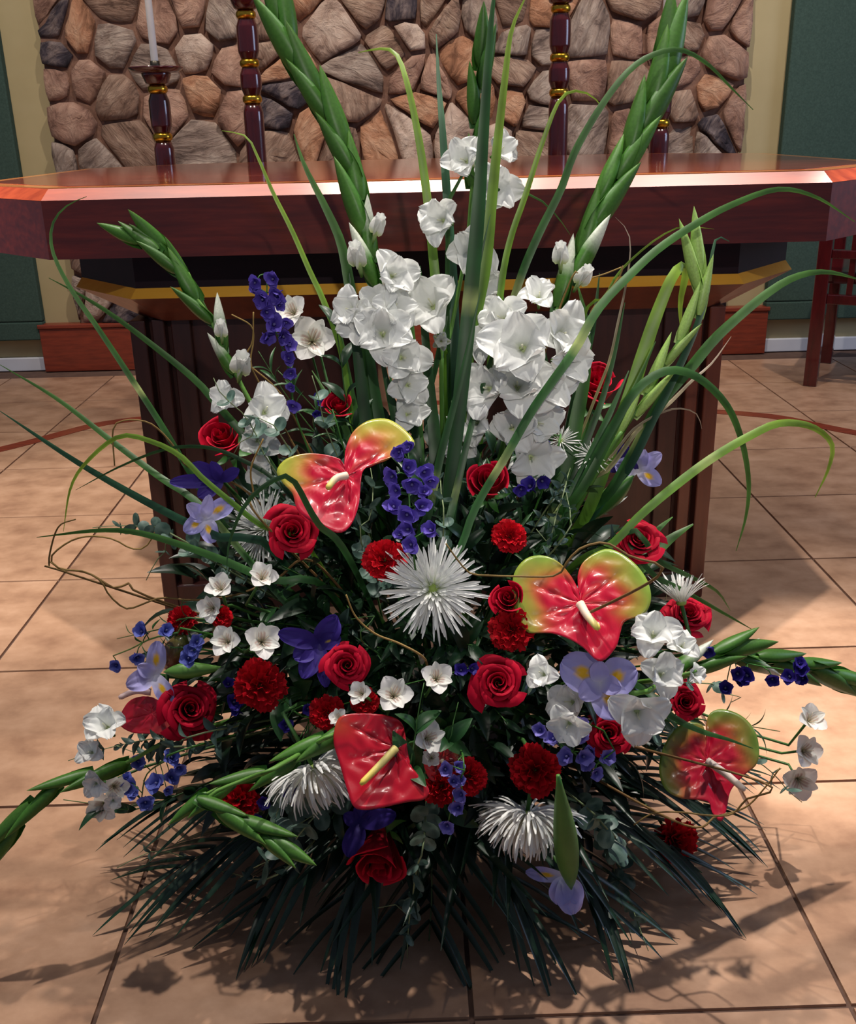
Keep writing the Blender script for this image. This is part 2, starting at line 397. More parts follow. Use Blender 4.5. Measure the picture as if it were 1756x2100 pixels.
# inlay border: ring between A2 and A3
n = 8; vs = [(x-AX, y-2.7, z) for z in (1.0066, 1.0080) for P_ in (A2, A3) for x, y in P_]
fs = []
for i in range(8):
    j = (i+1) % 8; fs += [(16+i, 16+j, 24+j, 24+i), (i, j, 16+j, 16+i)]
obj('inlay_border', mesh('inlay', vs, fs, M_INLAY, smooth=False), altar)
B1 = octo(.630, 2.143, 3.307, .172, .202); B2 = octo(.640, 2.13, 3.32, .175, .205); B3 = octo(.60, 2.24, 3.2, .06, .06)
prism('neck', B1, .80, .878, M_NAVY, altar, AO)
prism('gold_band', B2, .780, .80, M_GOLDWOOD, altar, AO, B1)
prism('cornice', B3, .715, .7799, M_COPPER, altar, AO, B2)
for sx, (x0, x1) in ((-1, (-.62, -.075)), (1, (.115, .705))):
    # pier with corner stiles and recessed panel
    e_in = x1 if sx < 0 else x0; e_out = x0 if sx < 0 else x1
    pr_ = obj('pier', mesh('pier', *[d for d in ((lambda b: ([(a-AO[0], b_-AO[1], c_) for a, b_, c_ in b[0]], b[1]))(box_data(x0+.025, x1-.025, 2.285, 3.15, .0, .715)))], M_DARKWOOD, smooth=False), altar)
    for nm, a, b, yy, mt in (('corner_stile', e_out, e_out-sx*.035, 2.245, M_COPPER if sx > 0 else M_DARKWOOD), ('corner_stile', e_out-sx*.046, e_out-sx*.075, 2.255, M_COPPER if sx > 0 else M_DARKWOOD), ('corner_stile', e_out-sx*.085, e_out-sx*.13, 2.27, M_DARKWOOD),
                             ('corner_stile', e_in, e_in+sx*.05, 2.26, M_DARKWOOD)):
        a, b = min(a, b), max(a, b)
        box(nm, (a, b, yy, 3.17, 0.0, .715), mt, altar, .003, AO)
    box('plinth', (x0+.02, x1-.02, 2.25, 3.16, 0, .07), M_DARKWOOD, altar, .004, AO)

# ------------------------------------------------------------------ candlesticks
def stick(px, pyc, Y, r, top, label, grp, candle=None, cy=None):
    """pyc: list of pixel rows of brass collars from top to bottom"""
    x0 = P(px[0], px[1], Y).x
    e = empty('candlestick', (x0, Y, 0), label, 'candlestick', grp)
    zs = [P(px[0], y, Y).z for y in pyc]
    def L(name, prof, mat): return obj(name, mesh(name, *lathe(prof), mat), e)
    zs.append(.05+.0)
    L('foot', [(.11, 0), (.115, .012), (.10, .03), (.05, .045), (.03, .07)], M_STICK)
    tops = zs[0]
    for z in zs[:-1]:
        h = .013
        L('brass_collar', [(r*.6, z-h), (r*.82, z-h), (r*.98, z-h*.5), (r*1.0, z), (r*.98, z+h*.5), (r*.82, z+h), (r*.6, z+h)], M_GOLD)
    for i in range(len(zs)-1):
        z1 = zs[i]-.013; z0 = (zs[i+1]+.013) if i < len(zs)-2 else .05
        n = 40; prof = []
        for k in range(n+1):
            t = k/n; z = z0+(z1-z0)*t
            edge = min(t, 1-t)*(z1-z0)
            rr = r*(.80+.22*min(1, edge/.022)+(.06*math.sin(math.pi*t) if z1-z0 < .2 else 0))
            prof.append((rr, z))
        prof = [(r*.62, z0)]+prof+[(r*.62, z1)]
        L('turned_shaft', prof, M_STICK)
    z = zs[0]+.013
    L('cup', [(r*.7, z), (r*1.15, z+.006), (r*1.45, z+.03), (r*1.5, z+.04)], M_STICK)
    if top == 'dish':
        L('drip_dish', [(r*.6, z+.034), (r*2.2, z+.040), (r*2.75, z+.052), (r*2.75, z+.056), (r*2.0, z+.048), (r*.5, z+.046)], M_STICK)
        cl = L('candle_clip', [(.014, z+.046), (.016, z+.05), (.016, z+.075), (.0135, z+.076)], M_METAL)
        c = empty('taper_candle', (x0, Y, z+.05), candle, 'candle', 'white taper candles')
        obj('wax', mesh('wax', *lathe([(.0115, 0), (.0125, .01), (.0115, .25), (.0095, .62), (.004, .63)]), M_CANDLE), c)
        obj('wick', mesh('wick', *lathe([(.001, .63), (.001, .642)], 6), M_METAL), c)
    else:
        L('shaft_top', [(r*1.5, z+.04), (r*1.55, z+.07), (r*1.1, z+.12), (r*.9, z+.16), (r*1.1, z+.3), (r*.7, z+.32)], M_STICK)
        L('drip_dish', [(r*.6, z+.32), (r*2.6, z+.335), (r*2.6, z+.34), (r*.5, z+.33)], M_STICK)
        c = empty('taper_candle', (x0, Y, z+.33), candle, 'candle', 'white taper candles')
        obj('wax', mesh('wax', *lathe([(.0125, 0), (.0115, .25), (.0095, .5), (.004, .51)]), M_CANDLE), c)
        obj('wick', mesh('wick', *lathe([(.001, .51), (.001, .522)], 6), M_METAL), c)
stick((334, 280), [183, 281], 3.75, .0335, 'dish', 'short mahogany candlestick with brass collars and drip dish, far left behind the altar', 'candlesticks behind the altar', 'white taper candle in the far left short candlestick')
stick((512, 130), [30, 130, 204], 3.75, .0335, 'none', 'tall mahogany candlestick with brass collars, second from the left behind the altar', 'candlesticks behind the altar', 'white candle on the tall left candlestick, above the frame')
stick((1148, 118), [18, 118, 190], 3.75, .0335, 'none', 'tall mahogany candlestick with brass collars, right of the tallest green blade', 'candlesticks behind the altar', 'white candle on the tall right candlestick, above the frame')
stick((1354, 252), [156, 253], 3.75, .0335, 'dish', 'short mahogany candlestick behind the right gladiolus spike, holding a white candle', 'candlesticks behind the altar', 'white taper candle behind the tip of the right gladiolus')

# ------------------------------------------------------------------ chair at right
cp = PH(1662, 790, 0); CO = (cp.x, cp.y, 0)
ch = empty('chair', CO, 'dark red wooden chair with slatted side at the right edge behind the altar', 'chair')
ch.rotation_euler = (0, 0, -.5)
for dx, dy, h in ((0, 0, .93), (.5, 0, .93), (0, .5, .62), (.5, .5, .62)):
    box('leg', (dx-.028, dx+.028, dy-.028, dy+.028, 0, h), M_STICK, ch, .004)
box('top_rail', (-.028, .528, -.02, .02, .88, .93), M_STICK, ch, .004)
box('cross_rail', (.028, .472, -.018, .018, .55, .585), M_STICK, ch, .003)
box('lower_rail', (.028, .472, -.018, .018, .36, .40), M_STICK, ch, .003)
for k in range(4): box('slat', (.10+k*.1, .125+k*.1, -.01, .01, .40, .88), M_STICK, ch, .002)
box('seat', (-.02, .52, .03, .55, .44, .49), M_STICK, ch, .01)
# ================================================================== the flower arrangement
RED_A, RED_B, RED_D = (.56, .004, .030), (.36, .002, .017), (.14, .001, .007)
CARN = (.66, .008, .018)
WHITE = (.90, .91, .88); WARMW = (.88, .88, .82); PALEG = (.55, .66, .25)
LIL = (.42, .40, .80); LILD = (.22, .20, .66); VIO = (.062, .030, .30); BLUE = (.07, .08, .52); BLUEL = (.20, .24, .74)
YEL = (.95, .55, .02)
GRN = (.045, .17, .025); DGRN = (.012, .055, .018); LIME = (.30, .50, .05); BGRN = (.015, .07, .035)
EUC = (.17, .27, .22); EUCD = (.05, .11, .085); STEMG = (.05, .14, .03); BROWN = (.17, .085, .035)
ORG = Vector((0.02, 1.52, .19))
seedc = [100]
def rn():
    seedc[0] += 1; return random.Random(seedc[0])
def petal_mesh(key, L, W, a0, a1, cup=.2, ruffle=0, col=None, e=(.8, .6), nv=8, nu=6, seed=0, curl=0, mat=None, base=.0, peak=1.0):
    """petal springing from the origin; local Z = flower axis, X = outwards; a0/a1 = angle from the axis at base / tip (degrees)"""
    v = []; cs = []; f = []
    r = random.Random(seed); ph = r.uniform(0, 6); ph2 = r.uniform(0, 6)
    x = base; z = 0
    for i in range(nv+1):
        t = i/nv; a = math.radians(a0+(a1-a0)*t**peak)
        if i: x += math.sin(a)*L/nv; z += math.cos(a)*L/nv
        wd = W*.5*(max(0, math.sin(math.pi*min(1, (t*.94+.05))**e[0]))**e[1])
        for j in range(nu+1):
            u = -1+2*j/nu
            nx_, nz_ = -math.cos(a), math.sin(a)
            h = cup*wd*(u*u) + ruffle*W*abs(u)**2*math.sin(7*t+ph+u*2)*t + ruffle*W*.5*t*math.sin(9*u+ph2)*t
            sh = -curl*L*abs(u)**2.5*(t > .6)*(t-.6)
            v.append((x+nx_*h+math.sin(a)*sh, u*wd*(1+ruffle*.3*math.sin(11*t+ph)), z+nz_*h+math.cos(a)*sh))
            cs.append(col(u, t) if col else (1, 1, 1))
    for i in range(nv):
        for j in range(nu):
            k = i*(nu+1)+j; f.append((k, k+1, k+nu+2, k+nu+1))
    return mesh(key, v, f, mat, cs)
def frame(p, a, b, c=1.0, roll=0):
    """matrix whose Z axis faces the viewpoint side tilted right by a, up by b"""
    d = (EYE-p).normalized()
    n = (d*c+RGT*a+UPV*b).normalized()
    ex = (RGT-n*n.dot(RGT)); 
    if ex.length < .1: ex = UPV-n*n.dot(UPV)
    ex.normalize(); ey = n.cross(ex)
    ex, ey = ex*math.cos(roll)+ey*math.sin(roll), ey*math.cos(roll)-ex*math.sin(roll)
    M = Matrix.Identity(4)
    for j in range(3): M[j][0], M[j][1], M[j][2], M[j][3] = ex[j], ey[j], n[j], p[j]
    return M
def mpp(p): return depth(p)/FPX           # metres per photo pixel at p
def base_pt(r, x):
    return ORG+Vector((max(-.11, min(.11, x*.22))+r.uniform(-.03, .03), r.uniform(-.07, .07), r.uniform(-.02, .02)))
def stem_to(parent, start, dirn, bp, rad, loc, col=STEMG, name='stem'):
    L = (start-bp).length
    pts = catmull([bp, bp.lerp(start, .45)+Vector((0, 0, .02)), start-dirn*min(.08, L*.3), start], 9)
    v, f = tube_data([p-loc for p in pts], rad, 6)
    return obj(name, mesh('stem', v, f, M_STEM, [col]*len(v)), parent)
def head(name, px, py, k, label, cat, group, face, roll=0, off=None):
    p = E(px, py, k) if not isinstance(k, tuple) else P(px, py, k[0])
    r = rn(); bp = base_pt(r, p.x)
    e = empty(name, bp, label, cat, group)
    M = frame(p, *face, roll=roll)
    return e, p, bp, M, r
def rel(M, bp): return Matrix.Translation(-bp) @ M

# ---------------------------------------------------------------- roses
def rose_petals(N, rt_max, seed, bud):
    r = random.Random(seed); out = []
    for k in range(N):
        t = k/(N-1); rb = .04+.16*t; rt = .06+(rt_max-.06)*t**(.9 if not bud else 1.2)*r.uniform(.93, 1.05)
        zt = (.50-.42*t**1.3 if not bud else .62-.12*t)+r.uniform(-.04, .04); zb = -.75
        half = 1.7-.75*t; lip = (.24*t**1.3 if not bud else .09*t)
        nv, nu = 9, 8; v = []; cs = []; f = []
        ph = r.uniform(0, 6); tl = r.uniform(-.07, .07)
        for i in range(nv+1):
            s = i/nv
            for j in range(nu+1):
                u = -1+2*j/nu
                top = 1-.20*abs(u)**2.2+.03*math.sin(5*u+ph)
                ss = s*top
                belly = math.sin(math.pi*min(1, ss))*.18*t
                Rr = rb+(rt-rb)*ss**1.15+belly+(.06*u+tl*u)*(.4+.6*s)
                edge = max(0, (s-.66)/.34)
                Rr += lip*edge**1.6*(.75+.5*abs(u)+.2*math.sin(4*u+ph))
                z = zb+(zt-zb)*math.sin(ss*math.pi/2)**.85-lip*.75*edge**2.2*(.6+.7*abs(u))
                z += .05*math.sin(3*u+ph)*s
                an = u*half*(.35+.65*math.sin(min(1, ss*1.25)*math.pi/2))
                v.append((Rr*math.cos(an), Rr*math.sin(an), z))
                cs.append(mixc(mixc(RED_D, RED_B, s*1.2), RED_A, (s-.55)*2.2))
        for i in range(nv):
            for j in range(nu):
                q = i*(nu+1)+j; f.append((q, q+1, q+nu+2, q+nu+1))
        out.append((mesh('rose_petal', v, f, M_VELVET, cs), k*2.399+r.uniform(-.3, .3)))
    return out
ROSE = {'open': [rose_petals(17, .80, s, False) for s in (1, 2, 5)], 'bud': [rose_petals(11, .66, s, True) for s in (3, 4, 6)]}
sep_v = petal_mesh('sepal', .8, .26, 150, 60, .3, 0, lambda u, t: GRN, (.6, .9), 5, 2, mat=M_LEAF)
def rose(px, py, d, face, kind, label, k=1.02, i=[0]):
    e, p, bp, M, r = head('red_rose', px, py, k, label, 'rose', 'red roses in the arrangement', face, roll=i[0]*1.3)
    i[0] += 1; s = d/2*mpp(p)/(.98 if kind == 'open' else .72)
    Mr = rel(M, bp)
    for me, a in ROSE[kind][i[0] % 3]:
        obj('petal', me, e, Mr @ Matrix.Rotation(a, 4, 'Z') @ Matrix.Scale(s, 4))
    for q in range(5):
        obj('sepal', sep_v, e, Mr @ Matrix.Translation((0, 0, -.62*s)) @ Matrix.Rotation(q*1.2566, 4, 'Z') @ Matrix.Scale(s, 4))
    n = M.col[2].to_3d(); stem_to(e, p-n*s*.7, n, bp, .0032, bp)
for a in [
 (462, 905, 98, (-.35, .55), 'bud', 'red rose below the leftmost short gladiolus, beside round eucalyptus leaves'),
 (600, 1092, 116, (.05, .25), 'open', 'red rose right under the yellow-edged anthurium, over a white spider mum'),
 (935, 785, 84, (0, .75), 'bud', 'red rose high in the centre, left of the big white gladiolus blooms'),
 (1003, 995, 92, (0, .6), 'bud', 'red rosebud below the large white gladiolus blooms, crossed by a dark blade'),
 (1222, 800, 100, (.2, .8), 'bud', 'red rose high on the right, behind upright green blades'),
 (1310, 1112, 108, (.15, .6), 'open', 'red rose above the large heart-shaped anthurium on the right'),
 (712, 1365, 98, (.05, .1), 'open', 'red rose beside the dark purple iris, left of centre'),
 (1022, 1400, 120, (0, .05), 'open', 'fully open red rose just below centre, facing straight out'),
 (388, 1455, 128, (.1, .1), 'open', 'largest red rose, lower left beside a small anthurium'),
 (1248, 1505, 102, (.15, .0), 'open', 'red rose under the triple lilac iris on the right'),
 (1405, 1440, 84, (.25, .1), 'open', 'red rose under the right gladiolus stem, above the lowest right anthurium'),
 (1412, 1264, 104, (.25, .65), 'open', 'red rose below the small white mum at the right edge of the bouquet'),
 (780, 1750, 122, (-.05, -.80, .9), 'bud', 'lowest red rose, hanging downward at the bottom centre'),
 (1046, 1232, 74, (-.2, .4), 'bud', 'shaded red rose tucked left behind the large right anthurium'),
 (695, 838, 66, (-.1, .7), 'bud', 'shaded red rose deep behind the leaves, above the yellow-edged anthurium'),
]: rose(*a)
# ---------------------------------------------------------------- carnations
def carnation_mesh(seed, name='ruffled_petals', col=CARN):
    r = random.Random(seed); b = MB()
    for k in range(46):
        t = k/45; th = math.radians(6+92*t**.75)+r.uniform(-.08, .08); ph = k*2.399
        d = Vector((math.sin(th)*math.cos(ph), math.sin(th)*math.sin(ph), math.cos(th)*.75))
        side = Vector((-math.sin(ph), math.cos(ph), 0)); 
        tw = r.uniform(-.9, .9); nn = d.cross(side).normalized()
        side = (side*math.cos(tw)+nn*math.sin(tw)).normalized(); nrm = d.cross(side).normalized()
        L = r.uniform(.82, 1.02); W = r.uniform(.26, .38); p0 = r.uniform(0, 6)
        v = []; f = []; c = []; nu = 8; nv = 3
        shade = r.uniform(.75, 1.1)
        for i in range(nv+1):
            s = i/nv
            for j in range(nu+1):
                u = -1+2*j/nu
                q = d*((.2+.8*s)*L*(1-.12*u*u*s+(.04 if j % 2 else -.03)*(i == nv)))+side*u*W*(.15+.85*s)+nrm*.09*s*math.sin(5*u+p0)
                v.append(q); c.append(tuple(x*shade for x in mixc(RED_B, col, s)))
        for i in range(nv):
            for j in range(nu):
                q = i*(nu+1)+j; f.append((q, q+1, q+nu+2, q+nu+1))
        b.add(v, f, c)
    return b.mesh(name, M_VELVET)
CARNM = [carnation_mesh(s) for s in (1, 2, 3)]
v, f = lathe([(.16, -.95), (.2, -.6), (.24, -.2), (.3, .1)], 10); CALYX = mesh('calyx', v, f, M_STEM, [GRN]*len(v))
for i, (px, py, d, face, lab) in enumerate([
 (790, 1150, 90, (-.1, .3), 'red carnation left of the central spider mum'),
 (374, 1272, 62, (-.5, .3), 'small red carnation at the left edge, above the brown-green bud'),
 (533, 1405, 106, (.1, .1), 'round red carnation lower left, between two red roses'),
 (1050, 1292, 92, (-.2, .2), 'bright red carnation under the left lobe of the large right anthurium'),
 (1045, 1100, 72, (0, .3), 'red carnation in shade, above and right of the central spider mum'),
 (1098, 1580, 104, (.05, .0), 'red carnation above the lowest white spider mum'),
 (1382, 1722, 96, (.4, -.5), 'red carnation hanging low on the right under the last anthurium'),
 (490, 1640, 84, (-.2, 0), 'red carnation behind the lower left green gladiolus buds'),
 (962, 1592, 74, (.3, 0), 'red carnation right of the glossy central anthurium'),
 (672, 1462, 74, (0, .1), 'dark shaded red carnation above the glossy central anthurium'),
 (455, 1265, 48, (0, .3), 'tiny shaded red carnation beside white alstroemeria on the left'),
 (748, 1440, 60, (0, .3), 'shaded red carnation tucked behind the white alstroemeria above the glossy anthurium'),
 (905, 1612, 82, (-.1, -.2), 'red carnation under the half-hidden anthurium in the centre')]):
    e, p, bp, M, r = head('red_carnation', px, py, 1.0, lab, 'carnation', 'red carnations in the arrangement', face, roll=i)
    s = d/2*mpp(p)/.92; Mr = rel(M, bp) @ Matrix.Scale(s, 4)
    obj('ruffled_petals', CARNM[i % 3], e, Mr); obj('calyx', CALYX, e, Mr)
    n = M.col[2].to_3d(); stem_to(e, p-n*s*.9, n, bp, .0025, bp)
# ---------------------------------------------------------------- spider mums
def mum_mesh(seed, N=120, droop=0, dense=False, up=False):
    r = random.Random(seed); b = MB()
    for k in range(N):
        t = k/(N-1); th = math.radians(4+(92 if not dense else 108)*t**(.62 if not dense else .45)) if not up else math.radians(4+42*t**.7); ph = k*2.399+r.uniform(-.12, .12)
        L = (.30+.72*t**.55 if not dense else .80+.2*t)*r.uniform(.82, 1.10); w = r.uniform(.017, .027)*(1.1 if dense else 1)
        rad = Vector((math.cos(ph), math.sin(ph), 0)); side = Vector((-math.sin(ph), math.cos(ph), 0))
        pos = rad*.05; ns = 6; v = []; f = []; c = []
        bend = math.radians(r.uniform(-10, 26))+math.radians(droop) if not dense else math.radians(r.uniform(-62, -22))
        for i in range(ns+1):
            s = i/ns; a = th+bend*s*s
            if i: pos = pos+(rad*math.sin(a)+Vector((0, 0, 1))*math.cos(a))*(L/ns)
            nn = Vector((0, 0, 1))*math.sin(a)-rad*math.cos(a)
            ww = w*(.6+.7*s)*(1 if s < .9 else .3); lift = w*.9*(1-.5*s)
            v += [pos-side*ww+nn*lift, pos-nn*lift*.3, pos+side*ww+nn*lift]
            g = mixc((.55, .68, .25), WHITE, s*1.4+t*1.1); c += [g]*3
        for i in range(ns):
            q = i*3; f += [(q, q+1, q+4, q+3), (q+1, q+2, q+5, q+4)]
        b.add(v, f, c)
    return b.mesh('ray_petals', M_PET)
v, f = lathe([(.02, -.05), (.12, -.02), (.14, .04), (.08, .12), (.01, .14)], 12); MUMC = mesh('mum_centre', v, f, M_PET, [(.45, .60, .15)]*len(v))
for i, (px, py, d, face, kw, lab) in enumerate([
 (888, 1208, 214, (.05, .12), dict(N=190), 'large white spider mum facing out at the centre'),
 (545, 1082, 165, (-.6, .25), dict(N=150), 'white spider mum half hidden by the red rose on the left'),
 (1398, 1238, 150, (-.1, 1.0, .2), dict(N=60, up=True), 'small white spider mum standing up at the right edge'),
 (642, 1573, 230, (.45, -1.0, .12), dict(N=170, dense=True), 'white mum hanging left of the glossy central anthurium'),
 (1082, 1668, 225, (-.06, -1.0, .16), dict(N=230, dense=True), 'large white mum hanging low, behind the drooping iris bud'),
 (1215, 935, 84, (.1, .6), dict(N=70), 'white mum behind the blades left of the upper right lilac iris'),
 (1150, 905, 80, (0, .7), dict(N=60), 'white mum behind the blades below the large white gladiolus blooms')]):
    e, p, bp, M, r = head('white_spider_mum', px, py, 1.03 if i != 1 else .90, lab, 'mum', 'white mums in the arrangement', face, roll=i)
    s = d/2*mpp(p)/.95; Mr = rel(M, bp) @ Matrix.Scale(s, 4)
    q = obj('ray_petals', mum_mesh(i, **kw), e, Mr); q['kind'] = 'stuff'
    obj('centre', MUMC, e, Mr); n = M.col[2].to_3d(); stem_to(e, p-n*s*.05, n, bp, .003, bp)

# ---------------------------------------------------------------- anthuriums (heart-shaped waxy spathes)
def anthurium(c, outline, spad, sw, face, label, cols, k=1.1, cup=.05, spc=((.80, .62, .48), (.75, .62, .12))):
    p = E(c[0], c[1], k); r = rn(); bp = base_pt(r, p.x)
    e = empty('anthurium', bp, label, 'anthurium', 'anthuriums in the arrangement')
    M = frame(p, *face); n = M.col[2].to_3d(); ex = M.col[0].to_3d(); ey = M.col[1].to_3d()
    pts = []
    for x, y, g in outline:
        d = ray(x, y); t = (p-EYE).dot(n)/d.dot(n); q = EYE+d*t-p; pts.append((q.dot(ex), q.dot(ey), g))
    N = 96; cl = [Vector(q) for q in pts]; L = [0]
    loop = cl+[cl[0]]
    for i in range(len(cl)): L.append(L[-1]+(Vector(loop[i+1][:2])-Vector(loop[i][:2])).length)
    ring = []; m_ = len(cl)
    for i in range(N):
        s = L[-1]*i/N; kk = 0
        while s > L[kk+1]: kk += 1
        t = (s-L[kk])/(L[kk+1]-L[kk]); a, b_, c_, d_ = cl[(kk-1) % m_], cl[kk], cl[(kk+1) % m_], cl[(kk+2) % m_]
        q = .5*((2*b_)+(c_-a)*t+(2*a-5*b_+4*c_-d_)*t*t+(3*b_-a-3*c_+d_)*t**3); ring.append(q)
    R = 18; sz = max(q.xy.length for q in ring); v = [(0, 0, -.02*sz)]; cs = [cols[0]]; f = []
    for l in range(1, R+1):
        t = l/R
        for i, q in enumerate(ring):
            rr = q.xy.length/sz; an = math.atan2(q.y, q.x)
            h = cup*sz*(t*rr)**2-.022*sz*(1-abs(math.sin(an*4.5+.4)))**3*math.sin(math.pi*min(1,t*1.05))*rr*1.6
            h += .010*sz*math.sin(26*t*rr+3.5*abs(math.sin(an*4.5)))*math.sin(math.pi*t)**.7+.008*sz*math.sin(an*13+t*14)*t*(1-t*.6)+.03*sz*math.sin(an*3+1)*t**2
            v.append((q.x*t, q.y*t, h))
            g = q.z*max(0, (t-.48)/.52)**.9+.10*math.sin(an*7+t*6)*q.z
            cc = mixc(cols[0], cols[2], g*1.05) if g > .75 else mixc(cols[0], mixc(cols[1], cols[2], g), min(1, g*1.8))
            cs.append(cc)
    for i in range(N):
        j = (i+1) % N; f.append((0, 1+i, 1+j))
        for l in range(R-1):
            a = 1+l*N; f.append((a+i, a+N+i, a+N+j, a+j))
    o = obj('spathe', mesh('spathe', v, f, M_WAX, cs), e, rel(M, bp))
    sd = o.modifiers.new('thickness', 'SOLIDIFY'); sd.thickness = .0012; sd.offset = -1
    sp = []
    for i, (x, y) in enumerate(spad):
        d = ray(x, y); t = (p+n*.004-EYE).dot(n)/d.dot(n); q = EYE+d*t; tt = i/(len(spad)-1)
        # raised clear of the spathe towards its tip
        q = q-(q-EYE)*(.012*tt); sp.append(q-bp+n*.004)
    sp = catmull(sp, 14); wr = sw/2*mpp(p)
    v, f = tube_data(sp, lambda t: wr*(1.0-.25*t)*(1 if t < .93 else .6), 10)
    cs = [mixc(spc[0], spc[1], ((i//10)/13-.45)*2) for i in range(len(v))]
    obj('spadix', mesh('spadix', v, f, M_STEM, cs), e)
    stem_to(e, p-n*.006, n, bp, .0032, bp)
AR = (.52, .005, .032); AG = (.24, .36, .045); AY = (.42, .44, .05); AM = (.52, .10, .03)
anthurium((1190, 1238), [(1187,1208,0),(1187,1175,.1),(1202,1147,.6),(1245,1127,1),(1290,1148,1),(1325,1190,1),(1335,1232,1),(1320,1262,.9),(1282,1275,.2),(1272,1300,0),(1262,1330,0),(1230,1358,0),(1190,1325,0),(1140,1302,0),(1105,1299,.4),(1082,1297,.9),(1062,1270,1),(1052,1225,1),(1055,1180,1),(1080,1150,1),(1115,1143,1),(1150,1158,.6),(1175,1188,.1)],
 [(1190,1240),(1205,1265),(1228,1292)], 19, (0, .35), 'large heart-shaped anthurium with green-edged lobes, right of centre', (AR, AM, AG))
anthurium((712, 975), [(706,958,0),(698,943,0),(660,934,.1),(620,933,.6),(585,945,1),(568,968,1),(580,990,.9),(600,1012,.3),(610,1045,0),(640,1072,0),(690,1095,0),(717,1083,0),(735,1040,0),(740,990,0),(748,962,0),(775,948,.2),(800,940,.5),(828,930,.8),(850,920,1),(846,902,1),(820,875,1),(790,860,1),(755,863,.9),(725,885,.4),(709,920,0)],
 [(712,978),(690,984),(672,1005)], 17, (-.1, .45), 'anthurium with yellow-green lobes and red tip, upper left of centre', (AR, (.62, .14, .05), AY), 1.12)
anthurium((812, 1535), [(688,1490,.3),(702,1470,.2),(740,1465,0),(790,1468,0),(822,1480,0),(832,1510,0),(840,1560,0),(857,1600,0),(880,1620,0),(870,1640,.1),(835,1646,0),(780,1659,0),(745,1663,0),(725,1655,0),(712,1620,0),(698,1570,0),(685,1525,0)],
 [(812,1536),(780,1570),(740,1610)], 17, (0, .25), 'all-red glossy anthurium at the lower centre with a yellow spadix', ((.46, .003, .018), (.5, .03, .01), (.2, .25, .03)), 1.12, spc=((.50, .42, .14), (.82, .62, .10)))
anthurium((1450, 1562), [(1447,1538,0),(1447,1510,.4),(1442,1488,.8),(1420,1482,1),(1390,1492,1),(1362,1530,1),(1352,1575,1),(1362,1615,1),(1390,1636,.5),(1430,1641,.1),(1455,1647,0),(1460,1667,0),(1478,1686,0),(1490,1660,0),(1500,1620,0),(1527,1590,.1),(1550,1570,.7),(1556,1540,1),(1547,1500,1),(1522,1470,1),(1485,1455,1),(1460,1460,1),(1449,1482,.5)],
 [(1450,1562),(1490,1590),(1527,1622)], 17, (.15, .25), 'anthurium with green-edged lobes, lowest at the right end', (AR, AM, (.16, .26, .04)), 1.1, spc=((.82, .66, .58), (.84, .70, .58)))
anthurium((312, 1462), [(265,1440,0),(300,1428,0),(330,1440,0),(347,1470,.1),(352,1508,.4),(320,1506,.1),(270,1502,0),(245,1480,0)],
 [(312,1420),(280,1418),(246,1432)], 15, (-.4, .1), 'small red anthurium with a pink spadix, far left below the iris', ((.50, .008, .03), (.45, .10, .05), (.4, .2, .08)), 1.04, spc=((.74, .50, .50), (.78, .56, .52)))
anthurium((903, 1560), [(880,1520,.1),(915,1503,.7),(945,1520,.9),(952,1560,.7),(922,1592,.3),(885,1602,0),(868,1560,0)],
 [(905,1560),(915,1575),(922,1590)], 10, (.2, .1), 'half-hidden red and green anthurium behind the leaf right of the glossy one', ((.30, .01, .015), (.3, .08, .02), (.10, .16, .03)), .98)

# ---------------------------------------------------------------- ribbons: long grass blades
def ribbon_data(pts, width, side_fn, fold=.25):
    n = len(pts); v = []; f = []
    for i, p in enumerate(pts):
        t = (pts[min(i+1, n-1)]-pts[max(i-1, 0)]).normalized()
        s = side_fn(i/(n-1), t, p); nn = t.cross(s).normalized(); w_ = width(i/(n-1))/2
        v += [p-s*w_, p-nn*w_*fold, p+s*w_]
    for i in range(n-1):
        q = i*3; f += [(q, q+1, q+4, q+3), (q+1, q+2, q+5, q+4)]
    return v, f
PAL = {'dark': (DGRN, (.022, .085, .022), (.035, .12, .03)), 'green': (DGRN, (.03, .12, .022), (.10, .25, .045)), 'lime': ((.02, .09, .02), (.14, .32, .03), (.36, .55, .06)), 'blue': (BGRN, (.025, .09, .045), (.05, .16, .07)), 'dry': ((.20, .22, .05), (.38, .36, .16), (.55, .42, .32))}
